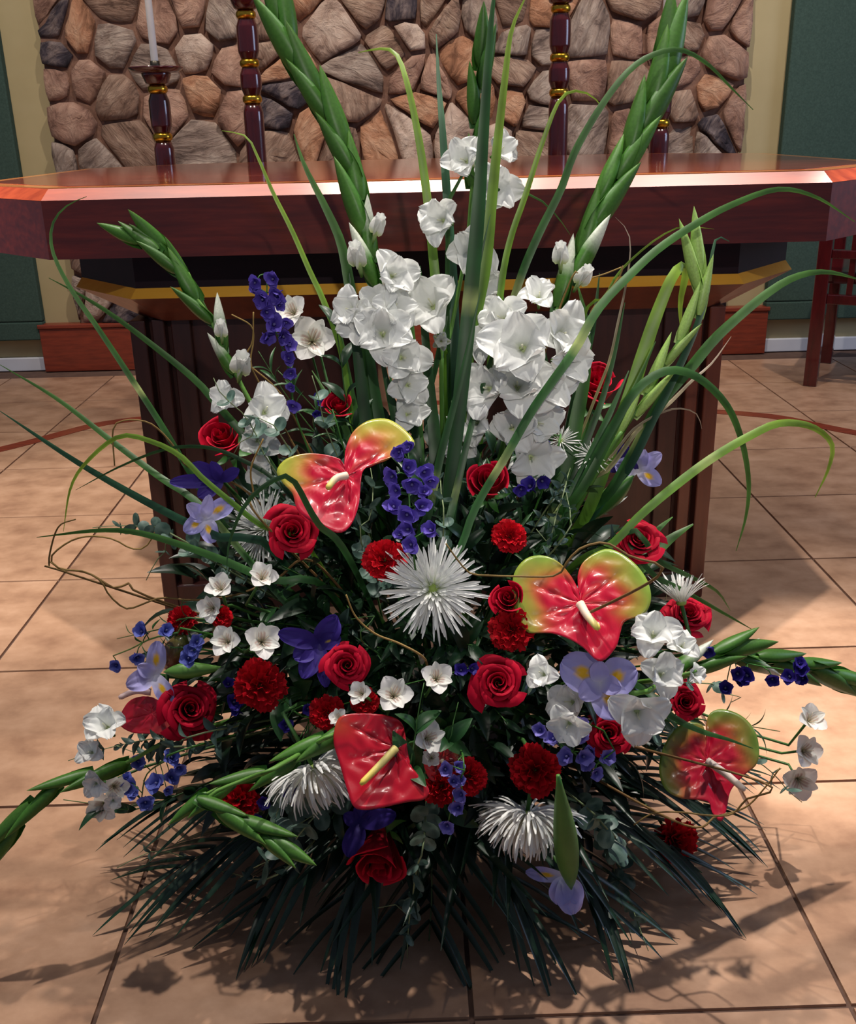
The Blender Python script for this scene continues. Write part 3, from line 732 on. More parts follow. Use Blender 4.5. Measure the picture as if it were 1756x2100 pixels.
def blade(pix, wpx, pal, z0, z1, label, bands=(), dry=False, tw=.35):
    """pix: tip -> base"""
    pix = pix[::-1]; n = len(pix)
    ps = [P(x, y, z0+(z1-z0)*i/(n-1)) for i, (x, y) in enumerate(pix)]
    bp = ORG+Vector((max(-.1, min(.1, ps[0].x*.3)), 0, 0)); 
    q0 = ps[0]+(ps[0]-ps[1]).normalized()*.07+Vector((0, .04, 0)); q0.z = max(q0.z, .1)
    ps = [bp.lerp(q0, .35), q0]+ps
    pts = catmull(ps, 12+4*n); sc = mpp(ps[-1]); m_ = len(pts)
    def wd(t): return 1.22*wpx*sc*(min(1, .42+t*1.05))*max(.04, (1-t**4))**.8
    def sd(t, tg, p):
        vw = (EYE-p).normalized(); s = tg.cross(vw)
        if s.length < .05: s = RGT
        s.normalize(); nn = tg.cross(s); a = tw*math.sin(3*t+wpx); return s*math.cos(a)+nn*math.sin(a)
    v, f = ribbon_data([p-bp for p in pts], wd, lambda t, tg, p: sd(t, tg, p+bp))
    a, b_, c_ = PAL[pal]; cs = []
    for i in range(m_):
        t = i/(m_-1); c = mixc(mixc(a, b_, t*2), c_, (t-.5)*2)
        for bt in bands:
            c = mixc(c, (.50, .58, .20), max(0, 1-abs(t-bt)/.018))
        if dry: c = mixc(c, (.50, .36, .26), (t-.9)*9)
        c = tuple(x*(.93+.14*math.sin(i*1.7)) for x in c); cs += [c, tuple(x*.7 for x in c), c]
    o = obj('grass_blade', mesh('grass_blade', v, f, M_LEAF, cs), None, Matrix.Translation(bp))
    tag(o, label, 'grass blade', 'long grass blades in the arrangement')
for b_ in [
 ([(0,843),(170,955),(340,1050),(460,1105)], 15, 'blue', 1.45, 1.25, 'long blade reaching the left frame edge, lower of the two parallel ones', ()),
 ([(0,748),(120,820),(230,905),(330,980),(420,1045),(590,1240)], 13, 'green', 1.45, 1.25, 'long blade reaching the left frame edge, upper of the two parallel ones', (.5,)),
 ([(100,570),(165,605),(250,660),(390,770),(450,835),(575,980),(640,1080)], 14, 'green', 1.5, 1.35, 'straight blade crossing the left pier from below the gold band to the yellow-edged anthurium', ()),
 ([(178,403),(140,420),(112,450),(104,490),(115,535),(150,600),(200,672),(262,765),(330,870),(415,1010),(480,1100)], 12, 'green', 1.55, 1.4, 'blade with a hooked tip in front of the left end of the altar slab', (.62,)),
 ([(455,268),(505,280),(530,325),(560,395),(600,475),(635,555),(665,620),(700,720),(720,850)], 12, 'lime', 1.6, 1.5, 'blade with a bent tip crossing the altar slab left of the tall gladiolus', ()),
 ([(603,275),(625,340),(670,430),(700,500),(718,590),(740,720),(760,880)], 24, 'green', 1.6, 1.5, 'broad pointed blade left of the tall left gladiolus', ()),
 ([(735,108),(780,100),(812,110),(835,170),(860,290),(878,420),(890,540),(905,700)], 17, 'lime', 1.7, 1.5, 'blade arching to the left against the stone wall, right of the tall left gladiolus', (.66,)),
 ([(895,70),(900,170),(908,270),(918,420),(930,600),(935,800)], 19, 'blue', 1.7, 1.5, 'upright pointed blade in front of the middle of the stone wall', ()),
 ([(1022,-70),(1008,40),(1000,150),(990,300),(980,450),(962,640),(950,760),(935,900),(915,1050)], 30, 'dark', 1.45, 1.3, 'broadest dark upright blade at the centre, leaving through the top of the frame', (.60,)),
 ([(1085,-20),(1050,60),(1036,160),(1020,300),(1008,420),(995,550),(965,700),(940,900)], 24, 'lime', 1.5, 1.35, 'pale-tipped broad blade just right of the broadest central blade', ()),
 ([(1237,222),(1212,195),(1175,187),(1145,210),(1110,300),(1078,400),(1050,480),(1032,560),(1018,680)], 13, 'lime', 1.55, 1.45, 'yellow-green blade arching over beside the tall right candlestick', ()),
 ([(1545,225),(1500,180),(1450,130),(1395,102),(1340,112),(1290,145),(1235,215),(1180,310),(1150,390),(1110,470),(1075,550),(1045,640),(1010,740),(975,830),(950,930)], 15, 'green', 1.6, 1.4, 'longest thin blade, arching behind the tip of the right gladiolus to the wall', (.42, .5)),
 ([(1170,482),(1140,440),(1100,405),(1040,388),(1010,395)], 8, 'green', 1.55, 1.5, 'short curved grass tip before the slab edge, right of the broad central blades', ()),
 ([(1754,455),(1676,405),(1596,388),(1501,420),(1426,460),(1351,510),(1291,565),(1226,635),(1176,722),(1096,835),(1041,930),(976,1040),(946,1120)], 16, 'green', 1.5, 1.2, 'very long blade from the red rosebud up over the right end of the slab', (.40, .56)),
 ([(1770,575),(1700,558),(1640,565),(1576,600),(1476,685),(1416,755),(1356,825),(1301,925),(1250,1010)], 22, 'green', 1.5, 1.4, 'broad blade arching right past the chair leg', (.48,)),
 ([(1397,685),(1396,620),(1407,560),(1400,545),(1378,570),(1345,650),(1315,740),(1290,820),(1250,930),(1210,1040)], 26, 'lime', 1.55, 1.4, 'broad blade with its tip folded down, over the right end of the gold band', (), ),
 ([(1496,495),(1470,488),(1458,540),(1450,600),(1425,680),(1385,770),(1340,860),(1290,960)], 16, 'blue', 1.5, 1.4, 'dark blue-green blade right behind the pale right gladiolus', ()),
 ([(1510,1130),(1530,1060),(1536,990),(1522,905),(1490,830),(1430,773),(1370,760),(1310,795),(1260,870),(1200,980),(1150,1080)], 15, 'green', 1.45, 1.35, 'blade arching right and drooping over the floor beside the right pier', ()),
 ([(1672,1020),(1700,960),(1706,910),(1665,875),(1600,868),(1540,893),(1460,940),(1380,1000),(1310,1060),(1250,1120)], 16, 'lime', 1.45, 1.3, 'blade arching furthest over the right floor tiles', (.6,)),
 ([(1185,585),(1200,650),(1202,750),(1185,850),(1165,950),(1130,1080)], 30, 'green', 1.5, 1.4, 'broad blade in front of the high right rose', (.45,)),
 ([(1282,620),(1262,720),(1235,820),(1205,900),(1170,1000)], 14, 'dark', 1.5, 1.4, 'narrow blade just right of the high right rose', ()),
 ([(862,545),(870,660),(880,780),(890,880),(895,960)], 24, 'dark', 1.5, 1.4, 'dark blade between the left gladiolus blooms and the high central rose', ()),
 ([(716,560),(722,640),(735,740),(750,860),(765,960)], 26, 'dark', 1.45, 1.4, 'dark blade in front of the left gladiolus blooms', ()),
 ([(775,700),(795,790),(815,880),(830,960)], 22, 'dark', 1.45, 1.4, 'short dark blade below the left gladiolus blooms', ()),
 ([(465,1178),(470,1115),(500,1040),(540,998),(585,976),(607,992),(630,1035),(656,1078)], 14, 'dark', 1.05, 1.1, 'thin dark blade arched over the left red rose', ()),
 ([(130,1090),(145,1000),(180,945),(245,895),(310,905),(370,935),(415,980),(475,1030),(540,1080)], 10, 'lime', 1.35, 1.25, 'yellow-green blade arching over the left floor tiles', ()),
 ([(155,1005),(250,955),(345,920),(430,918),(500,945),(560,980),(620,1040)], 8, 'dark', 1.35, 1.3, 'thin blade crossing in front of the purple iris bud on the left', ()),
 ([(75,1102),(200,1088),(280,1092),(370,1117),(460,1150),(560,1190)], 14, 'green', 1.3, 1.2, 'low blade pointing left under the lilac iris', ()),
 ([(1006,440),(980,560),(955,740),(930,900),(905,1050)], 13, 'dark', 1.4, 1.3, 'narrow dark blade in front of the central white gladiolus', (.55,)),
 ([(990,690),(962,850),(938,1000),(925,1080)], 12, 'dark', 1.4, 1.3, 'narrow dark blade left of the red rosebud', ()),
 ([(1040,640),(1000,760),(965,880),(935,1010),(915,1090)], 14, 'dark', 1.4, 1.25, 'dark blade crossing the lowest white gladiolus bloom', (.6,)),
 ([(1262,445),(1288,475),(1293,520),(1283,590),(1268,660),(1250,740)], 6, 'dry', 1.5, 1.45, 'thin wispy grass tip before the right part of the slab', ()),
 ([(1465,470),(1400,465),(1350,488),(1300,528),(1265,565),(1240,610)], 6, 'lime', 1.5, 1.45, 'thin pale grass tip just above the pale right gladiolus', ()),
 ([(1500,690),(1460,745),(1420,780),(1370,830),(1310,880),(1250,960)], 9, 'dry', 1.5, 1.4, 'dry brown grass tip right of the pale right gladiolus', ()),
 ([(1440,880),(1430,850),(1400,838),(1360,845),(1300,880),(1250,940)], 6, 'dry', 1.45, 1.4, 'dry curled grass tip in front of the right pier', ()),
 ([(1545,1292),(1480,1255),(1400,1210),(1340,1180)], 10, 'green', 1.35, 1.3, 'pointed leaf blade over the floor right of the small white mum, lower one', ()),
 ([(1498,1252),(1470,1212),(1410,1180),(1350,1150)], 10, 'green', 1.38, 1.3, 'pointed leaf blade over the floor right of the small white mum, upper one', ()),
 ([(1545,1535),(1490,1515),(1440,1500),(1380,1470)], 16, 'dark', 1.02, 1.12, 'dark blade lying across the lowest right anthurium', ()),
 ([(1422,1075),(1375,1105),(1330,1145),(1290,1180)], 34, 'green', 1.4, 1.35, 'short broad leaf right of the rose above the large anthurium', ()),
 ([(1380,1060),(1350,1085),(1310,1130)], 20, 'green', 1.42, 1.35, 'short narrow leaf just above the broad leaf on the right', ()),
 ([(855,760),(850,860),(860,960)], 20, 'dark', 1.5, 1.45, 'dark blade right behind the yellow-green anthurium lobe', ()),
 ([(1010,560),(1040,640),(1060,760),(1065,900),(1060,1050)], 20, 'dark', 1.62, 1.5, 'dark blade behind the big white gladiolus blooms', ()),
 ([(1100,640),(1120,780),(1120,920),(1100,1060)], 26, 'dark', 1.6, 1.5, 'dark blade behind the right gladiolus, left of the broad one', ()),
 ([(1290,760),(1250,850),(1180,1000),(1120,1090)], 20, 'dark', 1.45, 1.35, 'dark blade under the pale right gladiolus stem', (.6,)),
 ([(795,1000),(870,560+280),(905,700)], 12, 'dark', 1.5, 1.5, 'dark blade slanting behind the central purple delphinium', ()),
 ([(640,760),(700,860),(740,960)], 16, 'green', 1.5, 1.4, 'green blade slanting above the yellow-edged anthurium', ()),
 ([(560,1600+40),(640,1560),(720,1520)], 12, 'dark', 1.2, 1.2, 'dark blade beside the lower left gladiolus buds', ()),
 ([(742,590),(755,700),(772,820),(790,920)], 24, 'dark', 1.52, 1.48, 'dark broad leaf left behind the left gladiolus blooms', ()),
 ([(840,600),(848,720),(856,860),(862,980)], 20, 'green', 1.6, 1.5, 'upright leaf in the gap of the altar, left of the high central rose', ()),
 ([(905,560),(912,700),(915,850),(915,980)], 18, 'dark', 1.6, 1.5, 'dark upright leaf in the gap of the altar behind the high central rose', ()),
 ([(690,640),(712,760),(735,880),(750,960)], 18, 'green', 1.55, 1.5, 'upright leaf between the left alstroemeria and the left gladiolus blooms', ()),
 ([(1230,560),(1215,680),(1180,820),(1150,960)], 18, 'dark', 1.55, 1.45, 'dark leaf behind the broad blade at the high right rose', ()),
 ([(985,600),(950,760),(905,930),(880,1050)], 16, 'dark', 1.35, 1.28, 'dark blade between the central delphinium and the broad central blade', (.6,)),
 ([(1345,700),(1300,800),(1250,900),(1190,1010)], 18, 'green', 1.42, 1.35, 'green leaf left of the pale right gladiolus stem', ()),
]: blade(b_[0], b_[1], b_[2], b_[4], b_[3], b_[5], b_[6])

# ---------------------------------------------------------------- gladioli
def bud_mesh(white=False, lime=False):
    v = []; f = []; cs = []; nr, ns = 10, 8
    for i in range(nr+1):
        t = i/nr; rr = .135*max(0, math.sin(math.pi*(t*.97+.03)**.66))**.8
        for k in range(ns):
            a = 2*math.pi*k/ns; y = math.cos(a)*rr; z = math.sin(a)*rr*.75
            v.append((t, y, z+.10*t*t))
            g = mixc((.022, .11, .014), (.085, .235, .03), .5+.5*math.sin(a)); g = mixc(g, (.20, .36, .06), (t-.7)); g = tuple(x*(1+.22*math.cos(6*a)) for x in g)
            if lime: g = mixc(g, (.50, .74, .20), .85)
            if white: g = mixc(g, (.80, .84, .70), (t-.42)*4)
            cs.append(g)
    for i in range(nr):
        for k in range(ns): f.append((i*ns+k, i*ns+(k+1) % ns, (i+1)*ns+(k+1) % ns, (i+1)*ns+k))
    # overlapping bract with a free pointed tip
    b = len(v)
    for i in range(6):
        t = i/5
        for j in range(5):
            a = math.radians(-75+150*j/4); rr = .165*max(0, math.sin(math.pi*(t*.8+.2)**.8))**.8+.004
            v.append((t*.82-.05, math.sin(a)*rr, -math.cos(a)*rr*.8+.02+.04*t)); cs.append(mixc((.40, .60, .16) if lime else (.03, .13, .016), (.50, .66, .22) if lime else (.10, .26, .035), t))
    for i in range(5):
        for j in range(4):
            q = b+i*5+j; f.append((q, q+1, q+6, q+5))
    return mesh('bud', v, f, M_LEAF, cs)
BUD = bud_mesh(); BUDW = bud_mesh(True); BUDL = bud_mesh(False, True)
def gcol(u, t): return mixc((.62, .72, .28), WHITE, t*3.2+.1)
GP = [petal_mesh('glad_petal', [1, 1.1, .95, 1.15, 1.05][s], .80, 14, [92, 110, 78, 100, 118][s], .24, .12, gcol, (.92, .46), 9, 10, s, mat=M_PET, peak=1.3) for s in range(5)]
GPI = [petal_mesh('glad_petal', [.95, 1.05, .9, 1.0][s], .74, 12, [60, 80, 52, 70][s], .30, .14, gcol, (.85, .40), 9, 10, s+9, mat=M_PET, peak=1.2) for s in range(4)]
GPB = [petal_mesh('glad_petal', .9, .62, 8, 16, .45, .05, gcol, (.75, .5), 6, 6, s+20, mat=M_PET) for s in range(2)]
v, f = tube_data([Vector((0, 0, -.45)), Vector((0, 0, -.2)), Vector((0, 0, .05)), Vector((0, 0, .18))], lambda t: .05+.07*t, 8)
THROAT = mesh('throat', v, f, M_PET, [mixc((.08, .22, .03), (.60, .70, .35), z) for z in [i//8/3 for i in range(len(v))]])
v, f = tube_data([Vector((0, 0, .1)), Vector((.03, 0, .45)), Vector((.05, .02, .62))], lambda t: .012+.012*t, 5)
STAMEN = mesh('stamen', v, f, M_PET, [(.8, .8, .6)]*len(v))
def floret(e, p, d, face, r, bp, closed=False, parent_name='floret'):
    M = frame(p, *face, roll=r.uniform(0, 6)); s = d/2*1.28*mpp(p)/(.88 if not closed else .5); Mr = rel(M, bp) @ Matrix.Scale(s, 4)
    th = obj(parent_name, THROAT, e, Mr)
    if closed:
        for q in range(5): obj('petal', GPB[q % 2], th, Matrix.Rotation(q*1.2566, 4, 'Z'))
        return
    for q in range(3): obj('petal', GP[r.randrange(5)], th, Matrix.Rotation(q*2.094+r.uniform(-.15, .15), 4, 'Z'))
    for q in range(3): obj('petal', GPI[r.randrange(4)], th, Matrix.Translation((0, 0, .02)) @ Matrix.Rotation(q*2.094+1.047+r.uniform(-.15, .15), 4, 'Z'))
    obj('stamens', STAMEN, th)
def axes_to(d, up):
    d = d.normalized(); y = up.cross(d)
    if y.length < 1e-4: y = RGT.copy()
    y.normalize(); z = d.cross(y); M = Matrix.Identity(4)
    for j in range(3): M[j][0], M[j][1], M[j][2] = d[j], y[j], z[j]
    return M
def gladiolus(label, tip_to_base, z0, z1, nb, b0, b1, t0, florets, wb=2, buds=True, hue=None, wide=1.0):
    """tip_to_base pixel line; z1 = depth at tip, z0 = at base; nb buds from t0..1 of the line (base->tip); sizes b0 (base) b1 (tip) in px"""
    pix = tip_to_base[::-1]; n = len(pix); r = rn()
    ps = [P(x, y, z0+(z1-z0)*i/(n-1)) for i, (x, y) in enumerate(pix)]
    bp = base_pt(r, ps[0].x); e = empty('white_gladiolus', bp, label, 'gladiolus', 'gladioli in the arrangement')
    pts = catmull([bp]+ps, 60); v, f = tube_data([p-bp for p in pts], lambda t: .0052-.0032*t, 7)
    obj('stem', mesh('stem', v, f, M_STEM, [mixc(GRN, (.14, .30, .05), i/len(v)) for i in range(len(v))]), e)
    line = catmull(ps, 80)
    for i in range(nb):
        t = t0+(1-t0)*(i/(nb-1) if nb > 1 else 0); k = min(79, int(t*79)); p = line[k]
        tg = (line[min(79, k+2)]-line[max(0, k-2)]).normalized(); vw = (EYE-p).normalized(); sd = tg.cross(vw).normalized()
        L = 1.22*(b0+(b1-b0)*i/max(1, nb-1))*mpp(p); sgn = (1 if i % 2 else -1)*r.uniform(.35, 1.15); L *= r.uniform(.86, 1.16)
        last = i == nb-1
        d = tg+sd*sgn*(.13 if not last else 0)+vw*r.uniform(-.02, .12)
        if last: sgn = 0
        Mb = Matrix.Translation(p-bp-tg*L*(.35 if not last else .6)+sd*sgn*.003) @ axes_to(d, vw*.75+sd*sgn*.9) @ Matrix.Diagonal((L, L*wide, L*wide, 1))
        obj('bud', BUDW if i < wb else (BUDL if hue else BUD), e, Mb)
    for fl in florets:
        x, y, d, a, b = fl[:5]; Y = fl[5] if len(fl) > 5 and fl[5] else None
        k = min(range(80), key=lambda q: (line[q]-P(x, y, line[q].y)).length)
        yy = (Y or line[k].y-.035)
        floret(e, P(x, y, yy), d, (a, b), r, bp, closed=(len(fl) > 6))
    return e
gladiolus('tall left gladiolus, green buds leaning left up the stone wall, white blooms below', [(556,-20),(590,80),(640,180),(688,270),(722,350),(742,440),(762,540),(790,640),(820,760)], 1.45, 1.62, 11, 115, 150, .28,
 [(737,545,52,-.2,.9,None,1),(770,480,42,.3,1,None,1),(800,570,92,.3,.3),(775,630,80,.0,.3),(728,640,78,-.5,.3),(785,688,118,.0,.2),(820,735,100,.3,.1),(755,665,90,-.4,.1),(800,640,84,.4,.4),(832,790,80,.3,.0),(832,852,72,.3,.2)])
gladiolus('upright central gladiolus with white blooms before the middle of the slab', [(990,60),(985,160),(978,250),(972,330),(965,420),(958,500),(940,600),(920,700),(905,760)], 1.5, 1.6, 5, 90, 90, .62,
 [(1018,315,66,.6,.4),(962,335,84,-.4,.3),(1000,395,104,.4,.2),(915,455,92,-.5,.2),(965,520,104,.1,.2),(985,585,84,.4,.1),(893,635,116,-.3,.35),(905,700,50,0,0,None,1)], wb=0)
gladiolus('tall right gladiolus, dark green buds leaning right past the slab to the candle', [(1372,50),(1362,140),(1330,230),(1290,320),(1240,400),(1205,490),(1165,590),(1120,680),(1060,800)], 1.4, 1.6, 11, 115, 150, .30,
 [(1150,540,44,0,1,None,1),(1187,582,44,.5,.8,None,1),(1105,618,72,0,.7),(1140,690,112,.5,.2),(1075,720,150,-.1,.25,1.34),(1020,700,100,-.6,.4),(1110,790,110,.4,.1),(1010,800,112,-.4,.2),(1040,660,100,-.5,.4),(1150,740,104,.6,.0),(1060,800,120,.1,.3,1.36),(965,905,84,-.6,.0),(1095,870,90,.5,.1),(985,868,100,-.5,.1),(1050,880,100,.0,.1),(1085,935,104,.3,-.2)])
gladiolus('short left gladiolus with green buds bending left before the slab', [(238,474),(285,495),(340,530),(385,590),(430,650),(455,715),(490,780),(530,860),(550,940)], 1.4, 1.5, 7, 92, 84, .38,
 [(455,690,36,-.1,1,None,1),(492,765,56,.1,.7,None,1),(475,822,70,-.5,.3),(538,850,98,.3,.3),(528,905,84,.0,.1),(540,968,66,-.2,.0)])
gladiolus('green gladiolus shoot beside the short left gladiolus, tip above it', [(297,467),(345,520),(395,590),(425,640)], 1.5, 1.5, 4, 80, 84, .35, [], wb=0)
gladiolus('pale lime gladiolus on the right, all in bud', [(1428,480),(1434,560),(1436,610),(1405,680),(1360,750),(1320,820),(1280,880),(1230,960)], 1.4, 1.48, 8, 88, 120, .22, [], wb=0, hue=1, wide=.72)
gladiolus('gladiolus at the far lower left, green buds leaving the left frame edge', [(-10,1758),(60,1660),(130,1610),(200,1585),(270,1560),(400,1500)], 1.25, 1.15, 5, 112, 130, .42,
 [(225,1497,86,-.4,.5),(192,1545,54,-.4,.2),(200,1605,50,-.3,-.2),(232,1640,40,0,-.3)], wb=0, wide=.8)
gladiolus('lower left gladiolus pointing left in front of a red carnation', [(378,1665),(430,1625),(500,1600),(570,1575),(640,1530),(700,1500)], 1.08, 1.02, 6, 115, 85, .05, [], wb=0)
gladiolus('bright green gladiolus tip bending back right under the lower left carnation', [(606,1750),(545,1715),(480,1678),(425,1648),(440,1625),(520,1592),(600,1555)], 1.04, .98, 5, 95, 95, .55, [], wb=0)
gladiolus('right gladiolus lying low towards the right frame edge, white blooms behind the triple iris', [(1765,1412),(1690,1378),(1600,1358),(1520,1348),(1440,1375),(1360,1400),(1260,1420)], 1.12, 1.3, 8, 100, 120, .42,
 [(1340,1310,96,.0,.5),(1350,1385,84,.4,.1),(1305,1455,112,.1,-.3),(1180,1440,96,-.5,.0,1.15),(1120,1385,70,-.5,.2),(1395,1330,60,.4,.4),(1170,1480,80,-.2,-.3),(1420,1385,40,.7,.2)])
gladiolus('second right gladiolus tip above the blue delphinium', [(1545,1325),(1490,1335),(1430,1365),(1370,1390)], 1.15, 1.2, 4, 100, 90, .2, [], wb=1)

# ---------------------------------------------------------------- irises
def pet_by_px(name, e, p, bp, ang, L, W, a0, a1, col, parent=None, face=(0, 0), cup=.25, ruffle=.10, ex=(1.15, .5), roll=0, seed=1, curl=0):
    M = frame(p, *face, roll=math.radians(ang)); s = mpp(p)
    me = petal_mesh(name, L*s, W*s, a0, a1, cup, ruffle, col, ex, 12, 10, seed, mat=M_PET)
    return obj(name, me, e, rel(M, bp))
def c_lil(u, t): return mixc((.80, .78, .86), mixc(LIL, (.52, .48, .86), t), t*2.2)
def c_fall(u, t):
    c = mixc((.82, .80, .88), LIL, t*1.8); d = math.hypot((t-.48)/.22, u/.34)
    return mixc(YEL, c, (d-.65)*3)
def c_vio(u, t): return mixc((.030, .015, .16), (.055, .028, .28), t)
def c_vfall(u, t):
    d = math.hypot((t-.45)/.18, u/.22); return mixc((.6, .4, .03), mixc((.030, .015, .16), (.05, .025, .25), t), (d-.5)*4)
def iris(px, py, k, petals, label, stem=True, spathe=None, sdz=0):
    p = E(px, py, k); r = rn(); bp = base_pt(r, p.x); e = empty('iris', bp, label, 'iris', 'irises in the arrangement')
    for i, (ang, L, W, a0, a1, kind) in enumerate(petals):
        pet_by_px({'f': 'fall', 's': 'standard', 'v': 'standard', 'w': 'fall'}[kind], e, p, bp, ang, L, W, a0, a1, {'f': c_fall, 's': c_lil, 'v': c_vio, 'w': c_vfall}[kind], seed=i+px)
    if stem:
        n = (p-EYE).normalized(); stem_to(e, p+n*.008, -n, bp, .0032, bp)
    if spathe:
        (x0, y0), (x1, y1), wpx, dz = spathe
        a = P(x0, y0, p.y+sdz); b = P(x1, y1, p.y-dz+sdz*.4); 
        v = []; f = []; cs = []; pts = [a.lerp(b, i/12) for i in range(13)]
        rr = wpx/2*mpp(p)
        v, f = tube_data([q-bp for q in pts], lambda t: rr*((.16+.84*math.sin(math.pi/2*t/.62)**1.3) if t < .62 else max(.03, math.cos(math.pi/2*(t-.62)/.38)**.8)), 10)
        cs = [mixc((.04, .17, .03), (.14, .32, .06), .5+.5*math.sin(i*.63)) for i in range(len(v))]
        obj('spathe', mesh('spathe', v, f, M_LEAF, cs), e)
    return e
iris(420, 1062, 1.12, [(32, 72, 40, 60, 95, 'f'), (-72, 56, 38, 55, 100, 'f'), (215, 52, 36, 55, 100, 'f'), (140, 50, 30, 50, 75, 's'), (78, 58, 26, 40, 70, 's'), (176, 34, 22, 50, 75, 's')], 'lilac iris with yellow marks in front of the left pier, under the dark purple one')
iris(455, 985, 1.1, [(182, 105, 30, 70, 88, 'v'), (150, 72, 34, 60, 80, 'v'), (35, 48, 26, 50, 70, 'v'), (215, 60, 34, 60, 100, 'v'), (120, 50, 26, 50, 70, 'v')], 'dark purple half-open iris pointing left in front of the left pier')
iris(1310, 962, 1.06, [(170, 50, 40, 55, 95, 'f'), (-35, 58, 36, 50, 95, 'f'), (35, 62, 34, 45, 80, 's'), (75, 50, 30, 40, 70, 's'), (110, 40, 24, 40, 70, 'v')], 'lilac iris with a yellow mark on the upper right, in front of the right pier', spathe=((1190, 1080), (1300, 975), 42, .02))
iris(1232, 1400, 1.1, [(150, 92, 82, 62, 92, 'f'), (20, 80, 76, 62, 92, 'f'), (-62, 84, 78, 60, 95, 'f'), (95, 54, 40, 40, 70, 's'), (-145, 58, 46, 50, 80, 's'), (-15, 50, 40, 40, 75, 's')], 'big frilly triple lilac iris on the right with three yellow marks')
iris(318, 1385, 1.08, [(88, 72, 40, 60, 95, 'f'), (-60, 70, 36, 60, 98, 'f'), (200, 62, 44, 60, 85, 's'), (150, 44, 30, 50, 80, 's')], 'lilac iris at the lower left over the small anthurium', spathe=((460, 1370), (335, 1378), 34, .01))
iris(655, 1320, 1.0, [(55, 66, 52, 55, 80, 'v'), (165, 90, 40, 60, 85, 'v'), (-80, 92, 32, 60, 92, 'w'), (-115, 80, 44, 60, 90, 'v'), (15, 50, 36, 50, 80, 'w'), (210, 62, 44, 60, 85, 'v'), (60, 70, 40, 60, 90, 'w')], 'dark purple iris with small yellow marks, left of centre beside a red rose')
iris(1160, 1800, 1.14, [(-80, 72, 56, 70, 96, 's'), (-110, 56, 50, 70, 96, 's'), (-60, 56, 42, 70, 96, 's'), (172, 82, 30, 80, 92, 'f')], 'drooping iris bud in a green sheath at the bottom right, lilac petals hanging down', spathe=((1145, 1590), (1172, 1825), 50, .0), sdz=-.05)
iris(738, 1690, .98, [(-110, 70, 44, 60, 90, 'v'), (80, 50, 36, 60, 85, 'v'), (15, 80, 40, 60, 85, 'v'), (150, 40, 30, 60, 85, 'v')], 'purple iris half hidden behind the lowest red rose')
iris(1245, 935, 1.0, [(130, 40, 30, 60, 85, 'v'), (20, 50, 36, 60, 85, 'v'), (-60, 40, 30, 60, 85, 'v')], 'purple iris bud half hidden left of the upper right lilac iris')

# ---------------------------------------------------------------- alstroemeria
def c_als(u, t):
    c = mixc((.60, .68, .36), WARMW, t*2.6)
    if abs(u) < .6 and .2 < t < .66 and (abs(u*6) % 1) < .34: c = mixc(c, (.42, .20, .16), .6)
    return c
def c_als2(u, t): return mixc((.60, .68, .36), mixc(WARMW, (.86, .84, .82), t), t*2.4)
ALA = [petal_mesh('als_petal', 1, .82, 22, 78, .18, .04, c_als2, (1.1, .55), 7, 6, s, mat=M_PET, peak=1.0) for s in (1, 2)]
ALB = [petal_mesh('als_petal', .98, .50, 16, 70, .25, .03, c_als, (1.1, .6), 9, 12, s, mat=M_PET) for s in (3, 4)]
b = MB()
for q in range(6):
    a = q*1.047; v, f = tube_data([Vector((0, 0, 0)), Vector((.12*math.cos(a), .12*math.sin(a), .4)), Vector((.25*math.cos(a), .25*math.sin(a), .62))], .012, 4); b.add(v, f, (.75, .62, .45))
ALS = b.mesh('stamens', M_PET)
